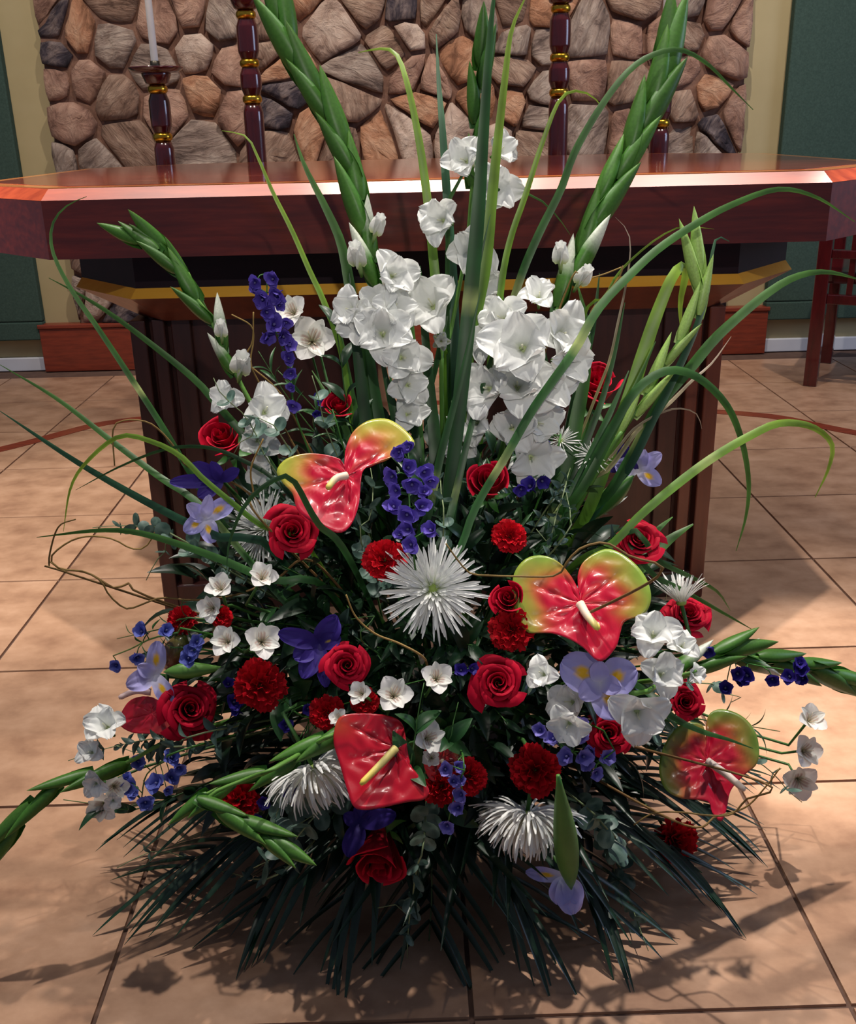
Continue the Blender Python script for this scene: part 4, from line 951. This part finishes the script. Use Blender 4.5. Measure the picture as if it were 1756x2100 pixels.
for i, (px, py, d, face, lab) in enumerate([
 (640, 703, 92, (0, .25), 'white alstroemeria with fine streaks, below the blue delphinium spike at the upper left'),
 (606, 645, 66, (-.4, .4), 'white alstroemeria just right of the blue delphinium spike'),
 (782, 598, 60, (-.1, .3), 'streaked white alstroemeria among the left gladiolus blooms'),
 (806, 1430, 74, (.1, .3), 'white alstroemeria standing above the glossy central anthurium'),
 (893, 1395, 66, (.2, .3), 'white alstroemeria left of the open central red rose'),
 (872, 1515, 68, (.5, .1), 'white alstroemeria right of the glossy anthurium, under a green leaf'),
 (470, 1318, 64, (-.4, .2), 'white alstroemeria at the left, left one of the pair above the carnation'),
 (535, 1318, 74, (.2, .2), 'white alstroemeria at the left, right one of the pair above the carnation'),
 (455, 1212, 58, (-.3, .6), 'white alstroemeria under the low willow twig on the left'),
 (536, 1190, 60, (.2, .6), 'white alstroemeria half open, right of the others on the willow twig'),
 (440, 1248, 56, (-.5, 0), 'white alstroemeria facing down beside the tiny red carnation'),
 (1655, 1482, 62, (.6, .5), 'white alstroemeria highest at the far right end'),
 (1642, 1540, 66, (.6, 0), 'pale green-white alstroemeria in the middle of the far right end'),
 (1634, 1595, 72, (.3, -.3), 'white alstroemeria lowest at the far right end'),
 (885, 1555, 40, (-.1, .1), 'small white and pink flower centre beside the half-hidden anthurium'),
 (745, 1425, 50, (-.5, .3), 'pale alstroemeria in shade left of the standing white one'),
 (700, 1475, 40, (-.6, .3), 'small pale blossom at the upper left corner of the glossy anthurium'),
 (215, 1645, 62, (-.3, -.5), 'pale alstroemeria hanging under the far left gladiolus'),
 (232, 1610, 54, (.3, -.3), 'pale alstroemeria beside the blue delphiniums at the far left'),
]):
    k = 1.05 if px < 1600 else (1.32,)
    e, p, bp, M, r = head('white_alstroemeria', px, py, k, lab, 'alstroemeria', 'white alstroemerias in the arrangement', face, roll=i*.7)
    s = d/2*1.2*mpp(p)/.86; Mr = rel(M, bp) @ Matrix.Scale(s, 4)
    for q in range(3): obj('petal', ALA[q % 2], e, Mr @ Matrix.Rotation(q*2.094, 4, 'Z'))
    for q in range(3): obj('inner_petal', ALB[q % 2], e, Mr @ Matrix.Rotation(q*2.094+1.047, 4, 'Z'))
    obj('stamens', ALS, e, Mr); n = M.col[2].to_3d(); stem_to(e, p, n, bp, .0022, bp)

# ---------------------------------------------------------------- delphinium
def delph_mesh(seed, c0, c1):
    b = MB(); r = random.Random(seed)
    for q in range(5):
        me = petal_mesh('t', 1, .95, r.uniform(12, 40), 60+r.uniform(-28, 28), .40, .10, lambda u, t: mixc(c0, c1, t), (1, .45), 5, 4, seed*7+q)
        R = Matrix.Rotation(q*1.2566, 3, 'Z'); vs = [R @ x.co for x in me.vertices]; col = [tuple(c.color[:3]) for c in me.color_attributes['Col'].data]
        b.add(vs, [tuple(p_.vertices) for p_ in me.polygons], col); bpy.data.meshes.remove(me)
    v, f = tube_data([Vector((0, 0, .1)), Vector((0, 0, -.3)), Vector((.15, 0, -.9))], lambda t: .16*(1-t)+.03, 6); b.add(v, f, mixc(c0, (.02, .02, .12), .2))
    v, f = tube_data([Vector((0, 0, .1)), Vector((0, 0, .45))], .10, 5); b.add(v, f, mixc(c0, (.35, .35, .5), .4))
    return b.mesh('delphinium_floret', M_PET)
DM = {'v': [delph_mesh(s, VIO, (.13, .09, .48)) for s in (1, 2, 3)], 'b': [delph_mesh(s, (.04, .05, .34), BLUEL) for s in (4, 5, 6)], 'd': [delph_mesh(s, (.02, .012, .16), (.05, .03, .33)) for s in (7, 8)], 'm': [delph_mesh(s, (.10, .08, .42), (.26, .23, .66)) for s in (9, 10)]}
def delph(label, line, kind, fl, k=1.04, zs=None):
    r = rn(); ps = [E(x, y, k) if zs is None else P(x, y, zs) for x, y in line]
    bp = base_pt(r, ps[-1].x); e = empty('delphinium', bp, label, 'delphinium', 'delphinium sprays in the arrangement')
    pts = catmull([bp]+ps[::-1], 30); v, f = tube_data([p-bp for p in pts], lambda t: .0022-.0012*t, 5)
    obj('stem', mesh('stem', v, f, M_STEM, [GRN]*len(v)), e)
    for x, y, d in fl:
        q = E(x, y, k+.02) if zs is None else P(x, y, zs-.015)
        near = min(pts, key=lambda a: (a-q).length); M = frame(q, r.uniform(-.6, .6), r.uniform(-.5, .4), roll=r.uniform(0, 6))
        s = d/2*mpp(q)/.8; o = obj('floret', r.choice(DM[kind]), e, rel(M, bp) @ Matrix.Scale(s, 4))
        v, f = tube_data([near-bp, near.lerp(q, .6)+Vector((0, 0, .004))-bp, q-bp], .0008, 4); obj('pedicel', mesh('pedicel', v, f, M_STEM, [GRN]*len(v)), e)
delph('blue-violet delphinium spike at the upper left, in front of the gold band', [(548,560),(550,640),(575,700),(595,770),(605,840),(640,940)], 'v',
 [(524,578,34),(562,572,40),(570,602,42),(540,612,44),(527,598,30),(545,640,40),(560,668,48),(545,690,38),(578,688,42),(590,710,36),(592,735,34),(598,765,34),(598,795,24),(600,832,34),(572,628,30),(585,660,30)], zs=1.42)
delph('deep violet delphinium spike at the centre, between the anthurium and the rosebud', [(838,915),(838,970),(840,1030),(845,1100),(850,1150)], 'v',
 [(820,925,38),(842,915,30),(808,975,46),(835,960,44),(868,968,44),(880,985,36),(845,992,48),(815,1005,40),(808,1042,44),(835,1055,50),(862,1040,44),(840,1085,44),(888,1090,44),(845,1118,44),(822,1098,30),(870,1010,34)], 1.13)
delph('blue delphinium spray at the far left, over the floor', [(232,1345),(270,1330),(310,1310),(360,1300),(430,1300)], 'b', [(240,1362,30),(280,1345,36),(295,1296,40),(338,1295,38),(392,1335,36),(388,1352,40),(402,1318,34)], 1.04)
delph('blue delphinium spray at the lower left among grey-green leaves', [(290,1640),(300,1590),(340,1560),(400,1530)], 'b', [(282,1560,36),(352,1555,40),(365,1572,36),(266,1610,44),(270,1628,34),(325,1608,44),(350,1595,34),(298,1644,36),(342,1620,24),(258,1598,28)], 1.06)
delph('violet delphinium cluster on the right, left of the rose under the triple iris', [(1095,1490),(1140,1520),(1180,1545),(1220,1570),(1240,1500)], 'm', [(1110,1497,38),(1138,1518,42),(1182,1482,44),(1185,1515,46),(1165,1552,44),(1195,1550,44),(1215,1540,36),(1242,1552,42),(1222,1583,34),(1205,1565,34),(1172,1500,30)], 1.08)
delph('pale violet delphinium hanging right of the half-hidden anthurium', [(918,1692),(930,1640),(945,1590),(950,1550)], 'm', [(918,1690,38),(943,1655,40),(950,1628,38),(928,1602,34),(912,1575,38),(936,1572,34),(945,1600,26)], 1.1)
delph('dark blue delphinium spray on the right end, over the low right gladiolus', [(1660,1385),(1600,1372),(1530,1360),(1470,1330),(1420,1350)], 'd', [(1450,1330,38),(1488,1412,40),(1512,1380,40),(1535,1388,44),(1522,1398,34),(1585,1390,34),(1640,1372,40),(1622,1390,38),(1650,1390,36),(1638,1362,30)], zs=1.2)
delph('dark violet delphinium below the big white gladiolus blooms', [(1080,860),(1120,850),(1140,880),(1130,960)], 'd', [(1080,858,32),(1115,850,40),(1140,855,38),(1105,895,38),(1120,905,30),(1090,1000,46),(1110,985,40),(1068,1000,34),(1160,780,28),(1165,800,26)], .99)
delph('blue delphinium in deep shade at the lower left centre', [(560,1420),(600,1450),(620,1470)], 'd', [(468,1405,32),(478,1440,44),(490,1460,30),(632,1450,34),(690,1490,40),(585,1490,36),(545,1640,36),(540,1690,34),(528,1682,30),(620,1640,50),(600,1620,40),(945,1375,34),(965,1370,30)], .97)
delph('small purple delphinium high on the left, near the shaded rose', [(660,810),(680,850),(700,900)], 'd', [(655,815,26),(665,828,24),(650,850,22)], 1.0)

# ---------------------------------------------------------------- sprigs with separate leaves
def leaf_mesh(name, kind, c0, c1, mat=M_LEAF):
    v = []; f = []; cs = []
    if kind == 'round':
        nr, ns = 3, 12
        v.append((.5, 0, -.05)); cs.append(c1)
        for l in range(1, nr+1):
            for k in range(ns):
                a = 2*math.pi*k/ns; t = l/nr; x = .5+.5*t*math.cos(a); y = .48*t*math.sin(a)
                if k == ns//2 and l == nr: x = -.12
                v.append((x, y, .10*t*t-.05+.03*abs(math.sin(a))*t)); cs.append(mixc(c0, c1, .5+.4*math.cos(a*2)))
        for k in range(ns):
            f.append((0, 1+k, 1+(k+1) % ns))
            for l in range(nr-1): a = 1+l*ns; f.append((a+k, a+ns+k, a+ns+(k+1) % ns, a+(k+1) % ns))
    else:
        W = {'lance': .30, 'oval': .46, 'narrow': .12}[kind]; n = 7
        for i in range(n+1):
            t = i/n; wd = W*.5*max(.0, math.sin(math.pi*min(1, t*.97+.02)**.85))**.8; z = .12*math.sin(t*math.pi)-.14*t*t
            for u in (-1, -.5, 0, .5, 1):
                v.append((t, u*wd, z+abs(u)*wd*.35)); cs.append(mixc(c0, c1, t*.6+.25*abs(u)))
        for i in range(n):
            for j in range(4): q = i*5+j; f.append((q, q+1, q+6, q+5))
    return mesh(name, v, f, mat, cs)
LM = {'euc': leaf_mesh('round_leaf', 'round', EUCD, EUC), 'dark': leaf_mesh('dark_leaf', 'lance', (.006, .028, .010), (.018, .070, .022), M_DLEAF), 'oval': leaf_mesh('oval_leaf', 'oval', (.010, .05, .014), (.034, .125, .03)),
      'narrow': leaf_mesh('narrow_leaf', 'narrow', (.015, .06, .02), (.05, .15, .04)), 'eucdark': leaf_mesh('grey_leaf', 'oval', (.03, .07, .06), (.10, .17, .14))}
def sprig(name, label, cat, group, ps, kind, nl, size, opp=True, spread=1.1, rad=.0016, col=STEMG, seed=None, skip=.2):
    r = rn(); bp = ps[-1]; e = empty(name, bp, label, cat, group)
    pts = catmull(ps[::-1], 24); v, f = tube_data([p-bp for p in pts], lambda t: rad*(1.2-.8*t), 5)
    obj('stem', mesh('stem', v, f, M_STEM, [col]*len(v)), e)
    for i in range(nl):
        t = skip+(1-skip)*(i//2*2/(nl) if opp else i/nl); k = min(22, int(t*23)); p = pts[k]; tg = (pts[k+1]-pts[k]).normalized()
        ax = tg.orthogonal().normalized(); ax = Matrix.Rotation((i//2)*1.57+(math.pi if i % 2 else 0)+r.uniform(-.4, .4), 3, tg) @ ax
        d = (tg*math.cos(spread)+ax*math.sin(spread)).normalized(); s = size*r.uniform(.75, 1.2)*(1-.35*t)
        upv = tg*.8+(EYE-p).normalized()*.5
        obj('leaf', LM[kind], e, Matrix.Translation(p-bp) @ axes_to(d, upv) @ Matrix.Scale(s, 4))
    return e
def EP(line, k, z=None): return [(P(x, y, z) if z else E(x, y, k)) for x, y in line]
EG = 'eucalyptus sprigs in the arrangement'
for line, k, z, kind, nl, px, lab in [
 ([(438,775),(455,810),(500,850),(530,900),(560,960)], 1.12, 1.32, 'euc', 14, 42, 'eucalyptus sprig over the short left gladiolus blooms'),
 ([(480,930),(495,905),(525,890),(560,870)], 1.1, 1.28, 'euc', 8, 40, 'eucalyptus tip over the upper left rose'),
 ([(640,770),(655,820),(665,870),(690,930)], 1.1, 1.36, 'euc', 14, 46, 'eucalyptus sprig right of the delphinium spike at the upper left'),
 ([(190,1082),(240,1078),(300,1082),(370,1105)], 1.1, None, 'euc', 12, 38, 'eucalyptus sprig over the left floor, in front of a low blade'),
 ([(300,1190),(318,1155),(340,1130),(380,1120)], 1.1, None, 'euc', 10, 28, 'small eucalyptus tip hanging over the left floor tiles'),
 ([(140,1560),(200,1540),(260,1525),(330,1515),(400,1530)], 1.05, None, 'eucdark', 22, 40, 'grey-green eucalyptus branch at the far lower left under the small anthurium'),
 ([(240,1530),(290,1545),(350,1530),(430,1500)], 1.03, None, 'eucdark', 18, 40, 'second grey-green eucalyptus branch at the lower left above the blue florets'),
 ([(660,1660),(630,1680),(590,1700),(570,1660)], 1.08, None, 'euc', 10, 56, 'round-leaved eucalyptus under the white mum at the lower left'),
 ([(520,1780),(560,1760),(600,1730),(640,1680)], 1.08, None, 'euc', 12, 58, 'round-leaved eucalyptus hanging below the lower left gladiolus tip'),
 ([(775,1862),(810,1855),(850,1850)], 1.08, None, 'euc', 4, 30, 'small pale eucalyptus tip below the lowest rose'),
 ([(835,1965),(838,1900),(845,1850),(855,1780),(870,1720)], 1.08, None, 'euc', 16, 44, 'long eucalyptus stem hanging at the bottom centre over the palm leaves'),
 ([(1330,1950),(1300,1870),(1280,1800),(1250,1730),(1220,1670)], 1.05, None, 'euc', 18, 48, 'long eucalyptus stem hanging right of the drooping iris'),
 ([(1275,1860),(1262,1800),(1255,1740),(1240,1690)], 1.0, None, 'euc', 12, 44, 'inner eucalyptus stem between the drooping iris and the low right carnation'),
 ([(1645,1645),(1615,1620),(1590,1590),(1550,1560),(1480,1530)], 1.05, 1.28, 'euc', 12, 40, 'eucalyptus sprig past the lowest right anthurium'),
 ([(1100,1085),(1125,1110),(1140,1060),(1150,1000)], 1.0, None, 'eucdark', 20, 34, 'grey-green eucalyptus cluster left of the rose above the large anthurium'),
 ([(1170,960),(1160,1000),(1170,1060),(1150,1110)], .98, None, 'eucdark', 16, 32, 'grey-green eucalyptus behind the blades on the right'),
 ([(1500,1440),(1520,1430),(1480,1420),(1430,1400)], 1.02, 1.25, 'euc', 10, 40, 'eucalyptus tip under the dark blue delphinium on the right'),
 ([(760,960),(765,1000),(760,1060),(740,1110)], 1.0, None, 'euc', 12, 40, 'eucalyptus right of the red tip of the upper anthurium'),
 ([(590,1780),(470,1790),(330,1745),(240,1780)], 1.0, None, 'eucdark', 14, 38, 'grey-green eucalyptus lying on the left palm leaves'),
 ([(880,990),(900,960),(905,1010),(910,1080)], 1.0, None, 'euc', 10, 30, 'eucalyptus tip between the central delphinium and the rosebud'),
]:
    if lab.startswith('grey-green eucalyptus lying'): line = line[::-1]
    ps = EP(line, k, z)
    sprig('eucalyptus_sprig', lab, 'eucalyptus', EG, ps+[ORG.lerp(ps[-1], .45)], kind, nl+4, px*mpp(ps[0]), skip=.35, col=(.20, .26, .12))
for line, k, z, kind, nl, px, lab in [
 ([(705,590),(690,650),(700,740),(720,860)], 1.0, 1.45, 'dark', 12, 90, 'broad-leaved green sprig above the left alstroemeria'),
 ([(870,1400),(860,1450),(850,1520),(840,1580)], 1.1, None, 'oval', 10, 110, 'glossy oval-leaved sprig between the two central alstroemerias'),
 ([(940,1440),(930,1480),(920,1520)], 1.04, None, 'oval', 10, 90, 'oval-leaved sprig left of the open central rose'),
 ([(1600,1500),(1540,1490),(1460,1480),(1400,1470)], 1.0, 1.3, 'narrow', 14, 90, 'narrow-leaved stems leading to the far right alstroemerias'),
 ([(280,1370),(330,1340),(400,1330)], 1.0, None, 'narrow', 14, 60, 'narrow-leaved sprig behind the left blue delphinium'),
 ([(240,1310),(330,1290),(420,1270)], 1.0, None, 'narrow', 12, 60, 'narrow-leaved sprig above the left blue delphinium'),
 ([(130,1640),(200,1650),(260,1660),(340,1640)], 1.0, None, 'dark', 10, 90, 'dark-leaved sprig under the far left gladiolus'),
 ([(720,1270),(770,1265),(740,1310)], 1.06, None, 'narrow', 10, 30, 'tiny bright green bud sprig left of the central mum'),
 ([(570,760),(620,810),(680,880),(730,960)], 1.0, 1.5, 'narrow', 22, 90, 'feathery green sprig above the yellow-edged anthurium'),
 ([(530,720),(580,800),(640,880),(700,950)], 1.0, 1.5, 'narrow', 22, 90, 'feathery green sprig behind the delphinium spike'),
]:
    ps = EP(line, k, z)
    sprig('leafy_sprig', lab, 'foliage', 'leafy green sprigs with a place of their own', ps+[ORG.lerp(ps[-1], .5)], kind, nl, px*mpp(ps[0]), opp=True, spread=.8, skip=.3)
# filler foliage between the flowers
LMK = [(462,905,'leftmost high rose'),(700,1000,'yellow-edged anthurium'),(600,1092,'rose below it, at the left mum'),(888,1208,'central spider mum'),(1195,1235,'large right anthurium'),(1003,995,'central rosebud'),(840,1010,'central violet delphinium'),
 (533,1405,'lower left carnation'),(712,1365,'dark purple iris'),(1022,1400,'open central rose'),(388,1455,'largest rose'),(1248,1400,'triple lilac iris'),(770,1570,'glossy red anthurium'),(1098,1580,'carnation above the lowest mum'),(1450,1560,'lowest right anthurium'),(650,1640,'lower left mum'),(1085,1700,'large hanging mum'),(780,1750,'lowest rose'),(500,1200,'willow-side alstroemerias'),(1310,1110,'rose above the large anthurium'),(374,1272,'small left carnation'),(1412,1264,'rose at the right edge')]
KN = {'dark': 'dark long-leaved', 'oval': 'oval-leaved green', 'narrow': 'narrow-leaved green', 'eucdark': 'small grey-leaved'}
rf = random.Random(77); cnt = 0
while cnt < 84:
    a = rf.uniform(0, 2*math.pi); q = math.sqrt(rf.random()); px = 890+490*q*math.cos(a); py = 1310+430*q*math.sin(a)
    tip = E(px, py, rf.uniform(.80, .95), .06); inner = ORG.lerp(tip, .45)+Vector((0, 0, .03))
    kind = rf.choice(['dark', 'dark', 'dark', 'oval', 'narrow', 'eucdark'])
    lm = min(LMK, key=lambda a_: (a_[0]-px)**2+(a_[1]-py)**2)[2].replace('rose below it, at the left mum', 'rose over the left mum')
    la = min(LMK, key=lambda a_: (a_[0]-px)**2+(a_[1]-py)**2); dx_, dy_ = px-la[0], py-la[1]
    side_ = ('just right of' if dx_ > 0 else 'just left of') if abs(dx_) > abs(dy_)*1.4 else ('just below' if dy_ > 0 else 'just above') if abs(dy_) > abs(dx_)*1.4 else ('below' if dy_ > 0 else 'above')+(' and right of' if dx_ > 0 else ' and left of')
    sprig('filler_sprig', KN[kind]+' filler sprig '+side_+' the '+lm, 'foliage', KN[kind]+' filler sprigs '+side_+' the '+lm, [tip, tip.lerp(inner, .5)+Vector((0, 0, .01)), inner], kind, 11, rf.uniform(.05, .08) if kind != 'eucdark' else .035, spread=.85, skip=.15)
    cnt += 1
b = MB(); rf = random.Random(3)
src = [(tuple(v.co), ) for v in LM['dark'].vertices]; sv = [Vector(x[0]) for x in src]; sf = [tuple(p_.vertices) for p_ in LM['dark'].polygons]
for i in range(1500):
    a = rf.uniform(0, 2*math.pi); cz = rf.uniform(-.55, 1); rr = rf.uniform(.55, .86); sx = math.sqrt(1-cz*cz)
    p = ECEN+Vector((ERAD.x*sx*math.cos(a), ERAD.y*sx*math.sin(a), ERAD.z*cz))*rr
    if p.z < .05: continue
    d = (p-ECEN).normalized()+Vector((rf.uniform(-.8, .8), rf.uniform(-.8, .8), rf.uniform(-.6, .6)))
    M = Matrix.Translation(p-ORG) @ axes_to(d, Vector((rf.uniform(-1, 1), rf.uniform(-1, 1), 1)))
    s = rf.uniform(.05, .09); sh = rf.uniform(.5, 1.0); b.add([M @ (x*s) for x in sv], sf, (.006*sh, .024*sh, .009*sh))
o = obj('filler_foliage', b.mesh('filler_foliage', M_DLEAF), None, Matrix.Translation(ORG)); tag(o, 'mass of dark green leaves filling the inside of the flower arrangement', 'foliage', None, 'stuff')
# bowl that carries the arrangement
e = empty('flower_bowl', (ORG.x, ORG.y, 0), 'dark low bowl on the floor, hidden under the leaves, holding all the stems', 'bowl')
obj('bowl', mesh('bowl', *lathe([(.10, 0), (.13, .01), (.165, .08), (.17, .15), (.155, .152), (.15, .10), (.01, .09)]), M_POT), e)
obj('floral_foam', mesh('foam', *lathe([(.145, .09), (.148, .15), (.14, .2), (.10, .215), (.01, .22)]), M_POT), e)

# ---------------------------------------------------------------- palm fronds
def leaflet_mesh():
    v = []; f = []; cs = []; n = 8
    for i in range(n+1):
        t = i/n; wd = .030*max(.02, math.sin(math.pi*min(1, t*.9+.1)**.7))**.7; z = .02*math.sin(t*math.pi)-.03*t*t
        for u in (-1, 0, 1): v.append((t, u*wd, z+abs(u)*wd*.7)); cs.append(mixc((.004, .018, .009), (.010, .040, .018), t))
    for i in range(n): q = i*3; f += [(q, q+1, q+4, q+3), (q+1, q+2, q+5, q+4)]
    return mesh('leaflet', v, f, M_DLEAF, cs)
LEAFLET = leaflet_mesh()
def frond(label, line, nl, lpx, ang=40, hs=None, droop=.05):
    """line: tip->base pixels with heights above the floor"""
    ps = [PH(x, y, h) for x, y, h in line]; r = rn(); bp = ORG.lerp(ps[-1], .3)
    e = empty('palm_frond', bp, label, 'palm frond', 'palm fronds around the base')
    pts = catmull([bp]+ps[::-1], 60); v, f = tube_data([p-bp for p in pts], lambda t: .0035-.0026*t, 6)
    obj('rachis', mesh('rachis', v, f, M_STEM, [(.02, .07, .02)]*len(v)), e)
    for i in range(nl):
        t = .30+.70*(i//2*2)/nl; k = min(58, int(t*59)); p = pts[k]; tg = (pts[k+1]-pts[k]).normalized()
        sd = tg.cross(Vector((0, 0, 1))).normalized()*(1 if i % 2 else -1)
        an = math.radians(ang*(1.5-1.0*t)+r.uniform(-5, 5)); L = 1.12*lpx*mpp(p)*(.62+.55*math.sin(math.pi*min(1, t*1.02)))*r.uniform(.85, 1.1)
        d = (tg*math.cos(an)+sd*math.sin(an)+Vector((0, 0, -droop+r.uniform(-.05, .05)))).normalized()
        if p.z+d.z*L < .008: d.z = (.008-p.z)/L; d.normalize()
        obj('leaflet', LEAFLET, e, Matrix.Translation(p-bp) @ axes_to(d, Vector((0, 0, 1))) @ Matrix.Diagonal((L, L*.75+.06, L, 1)))
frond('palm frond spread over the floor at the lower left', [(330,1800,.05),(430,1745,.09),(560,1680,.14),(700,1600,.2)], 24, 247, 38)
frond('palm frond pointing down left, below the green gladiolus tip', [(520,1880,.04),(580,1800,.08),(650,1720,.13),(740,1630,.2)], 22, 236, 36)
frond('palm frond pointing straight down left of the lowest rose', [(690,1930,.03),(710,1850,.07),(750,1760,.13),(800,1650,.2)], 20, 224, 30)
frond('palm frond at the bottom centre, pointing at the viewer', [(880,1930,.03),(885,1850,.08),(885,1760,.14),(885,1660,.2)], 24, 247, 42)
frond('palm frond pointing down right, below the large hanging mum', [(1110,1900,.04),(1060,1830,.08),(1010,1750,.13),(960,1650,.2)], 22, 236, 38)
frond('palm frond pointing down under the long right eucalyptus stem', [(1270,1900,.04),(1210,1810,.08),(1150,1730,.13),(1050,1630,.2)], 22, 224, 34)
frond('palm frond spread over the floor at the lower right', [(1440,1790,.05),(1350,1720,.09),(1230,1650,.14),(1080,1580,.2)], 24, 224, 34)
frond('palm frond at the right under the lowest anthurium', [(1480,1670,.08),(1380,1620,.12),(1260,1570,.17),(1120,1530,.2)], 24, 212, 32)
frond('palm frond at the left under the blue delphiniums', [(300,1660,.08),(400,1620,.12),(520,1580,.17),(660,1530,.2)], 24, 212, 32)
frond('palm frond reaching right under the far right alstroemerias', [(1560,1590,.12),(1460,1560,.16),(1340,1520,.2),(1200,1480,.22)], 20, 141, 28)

# ---------------------------------------------------------------- curly willow twigs
for line, z, label in [
 ([(100,1150),(130,1170),(165,1170),(205,1190),(225,1222),(258,1248),(290,1240),(330,1226),(380,1230),(440,1228),(500,1215),(570,1185),(640,1150)], 1.28, 'curly willow twig looping low over the left floor'),
 ([(325,1078),(300,1120),(270,1125),(230,1105),(180,1100),(140,1112),(105,1142),(120,1165),(180,1175),(235,1206),(265,1196),(300,1222)], 1.29, 'thin willow twig doubling back beside the low left loop'),
 ([(155,1065),(122,1078),(106,1118),(102,1160),(130,1172)], 1.27, 'short willow twig closing the loop at the far left'),
 ([(235,955),(232,880),(256,862),(300,865),(330,885),(360,920),(382,955),(435,975),(520,1020)], 1.35, 'willow twig hooked over the left floor below the wood inlay'),
 ([(915,1115),(940,1150),(965,1176),(1000,1180),(1060,1182),(1140,1180),(1165,1150),(1190,1125),(1240,1113),(1290,1140),(1350,1182)], 1.02, 'willow twig winding across the top of the large right anthurium'),
 ([(1300,1692),(1340,1668),(1400,1666),(1450,1672),(1500,1670),(1530,1640),(1567,1605)], 1.08, 'willow twig under the lowest right anthurium'),
 ([(1600,1575),(1572,1612),(1530,1655),(1470,1674),(1400,1690)], 1.1, 'second willow twig crossing right of the lowest anthurium'),
 ([(1278,545),(1270,570),(1235,612),(1212,640),(1205,680),(1180,760)], 1.4, 'willow twig with a curled end above the high right rose'),
 ([(1275,548),(1240,562),(1210,570),(1190,565),(1160,600)], 1.41, 'pale willow twig tip beside the top right gladiolus bloom'),
 ([(475,645),(515,668),(520,700),(515,745),(540,800)], 1.45, 'fine willow twig left of the delphinium spike'),
 ([(520,640),(518,700),(505,740),(560,790),(600,850)], 1.46, 'fine upright willow twig before the left pier'),
 ([(710,1180+40),(730,1265),(770,1300),(820,1320),(870,1350)], 1.08, 'willow twig in shade below the central mum'),
 ([(540,900),(515,960),(520,1010),(530,1060)], 1.22, 'willow twig in front of the half-hidden left mum'),
]:
    ps = [P(x, y, z+.003*(i % 3)) for i, (x, y) in enumerate(line)]; bp = ORG.lerp(ps[-1], .6)
    pts = catmull(ps+[bp], 50); v, f = tube_data([p-bp for p in pts][::-1], lambda t: .0022-.0012*t, 6)
    o = obj('willow_twig', mesh('willow_twig', v, f, M_TWIG, [mixc(BROWN, (.26, .17, .05), (i//6)/50) for i in range(len(v))]), None, Matrix.Translation(bp))
    tag(o, label, 'twig', 'curly willow twigs in the arrangement')
# olive bud (closed anthurium) behind the lower left iris
p = E(362, 1335, 1.0); bp = base_pt(rn(), p.x); e = empty('closed_anthurium', bp, 'closed brown-green anthurium bud behind the lower left iris', 'anthurium')
v, f = tube_data([P(345, 1368, p.y)-bp, P(352, 1350, p.y)-bp, P(362, 1332, p.y)-bp, P(372, 1315, p.y)-bp, P(380, 1303, p.y)-bp], lambda t: 26*mpp(p)*math.sin(math.pi*(t*.8+.15)), 12)
obj('rolled_spathe', mesh('rolled_spathe', v, f, M_WAX, [mixc((.22, .03, .03), (.10, .13, .03), (i//12)/4) for i in range(len(v))]), e); stem_to(e, P(345, 1368, p.y), Vector((0, 0, 1)), bp, .003, bp)
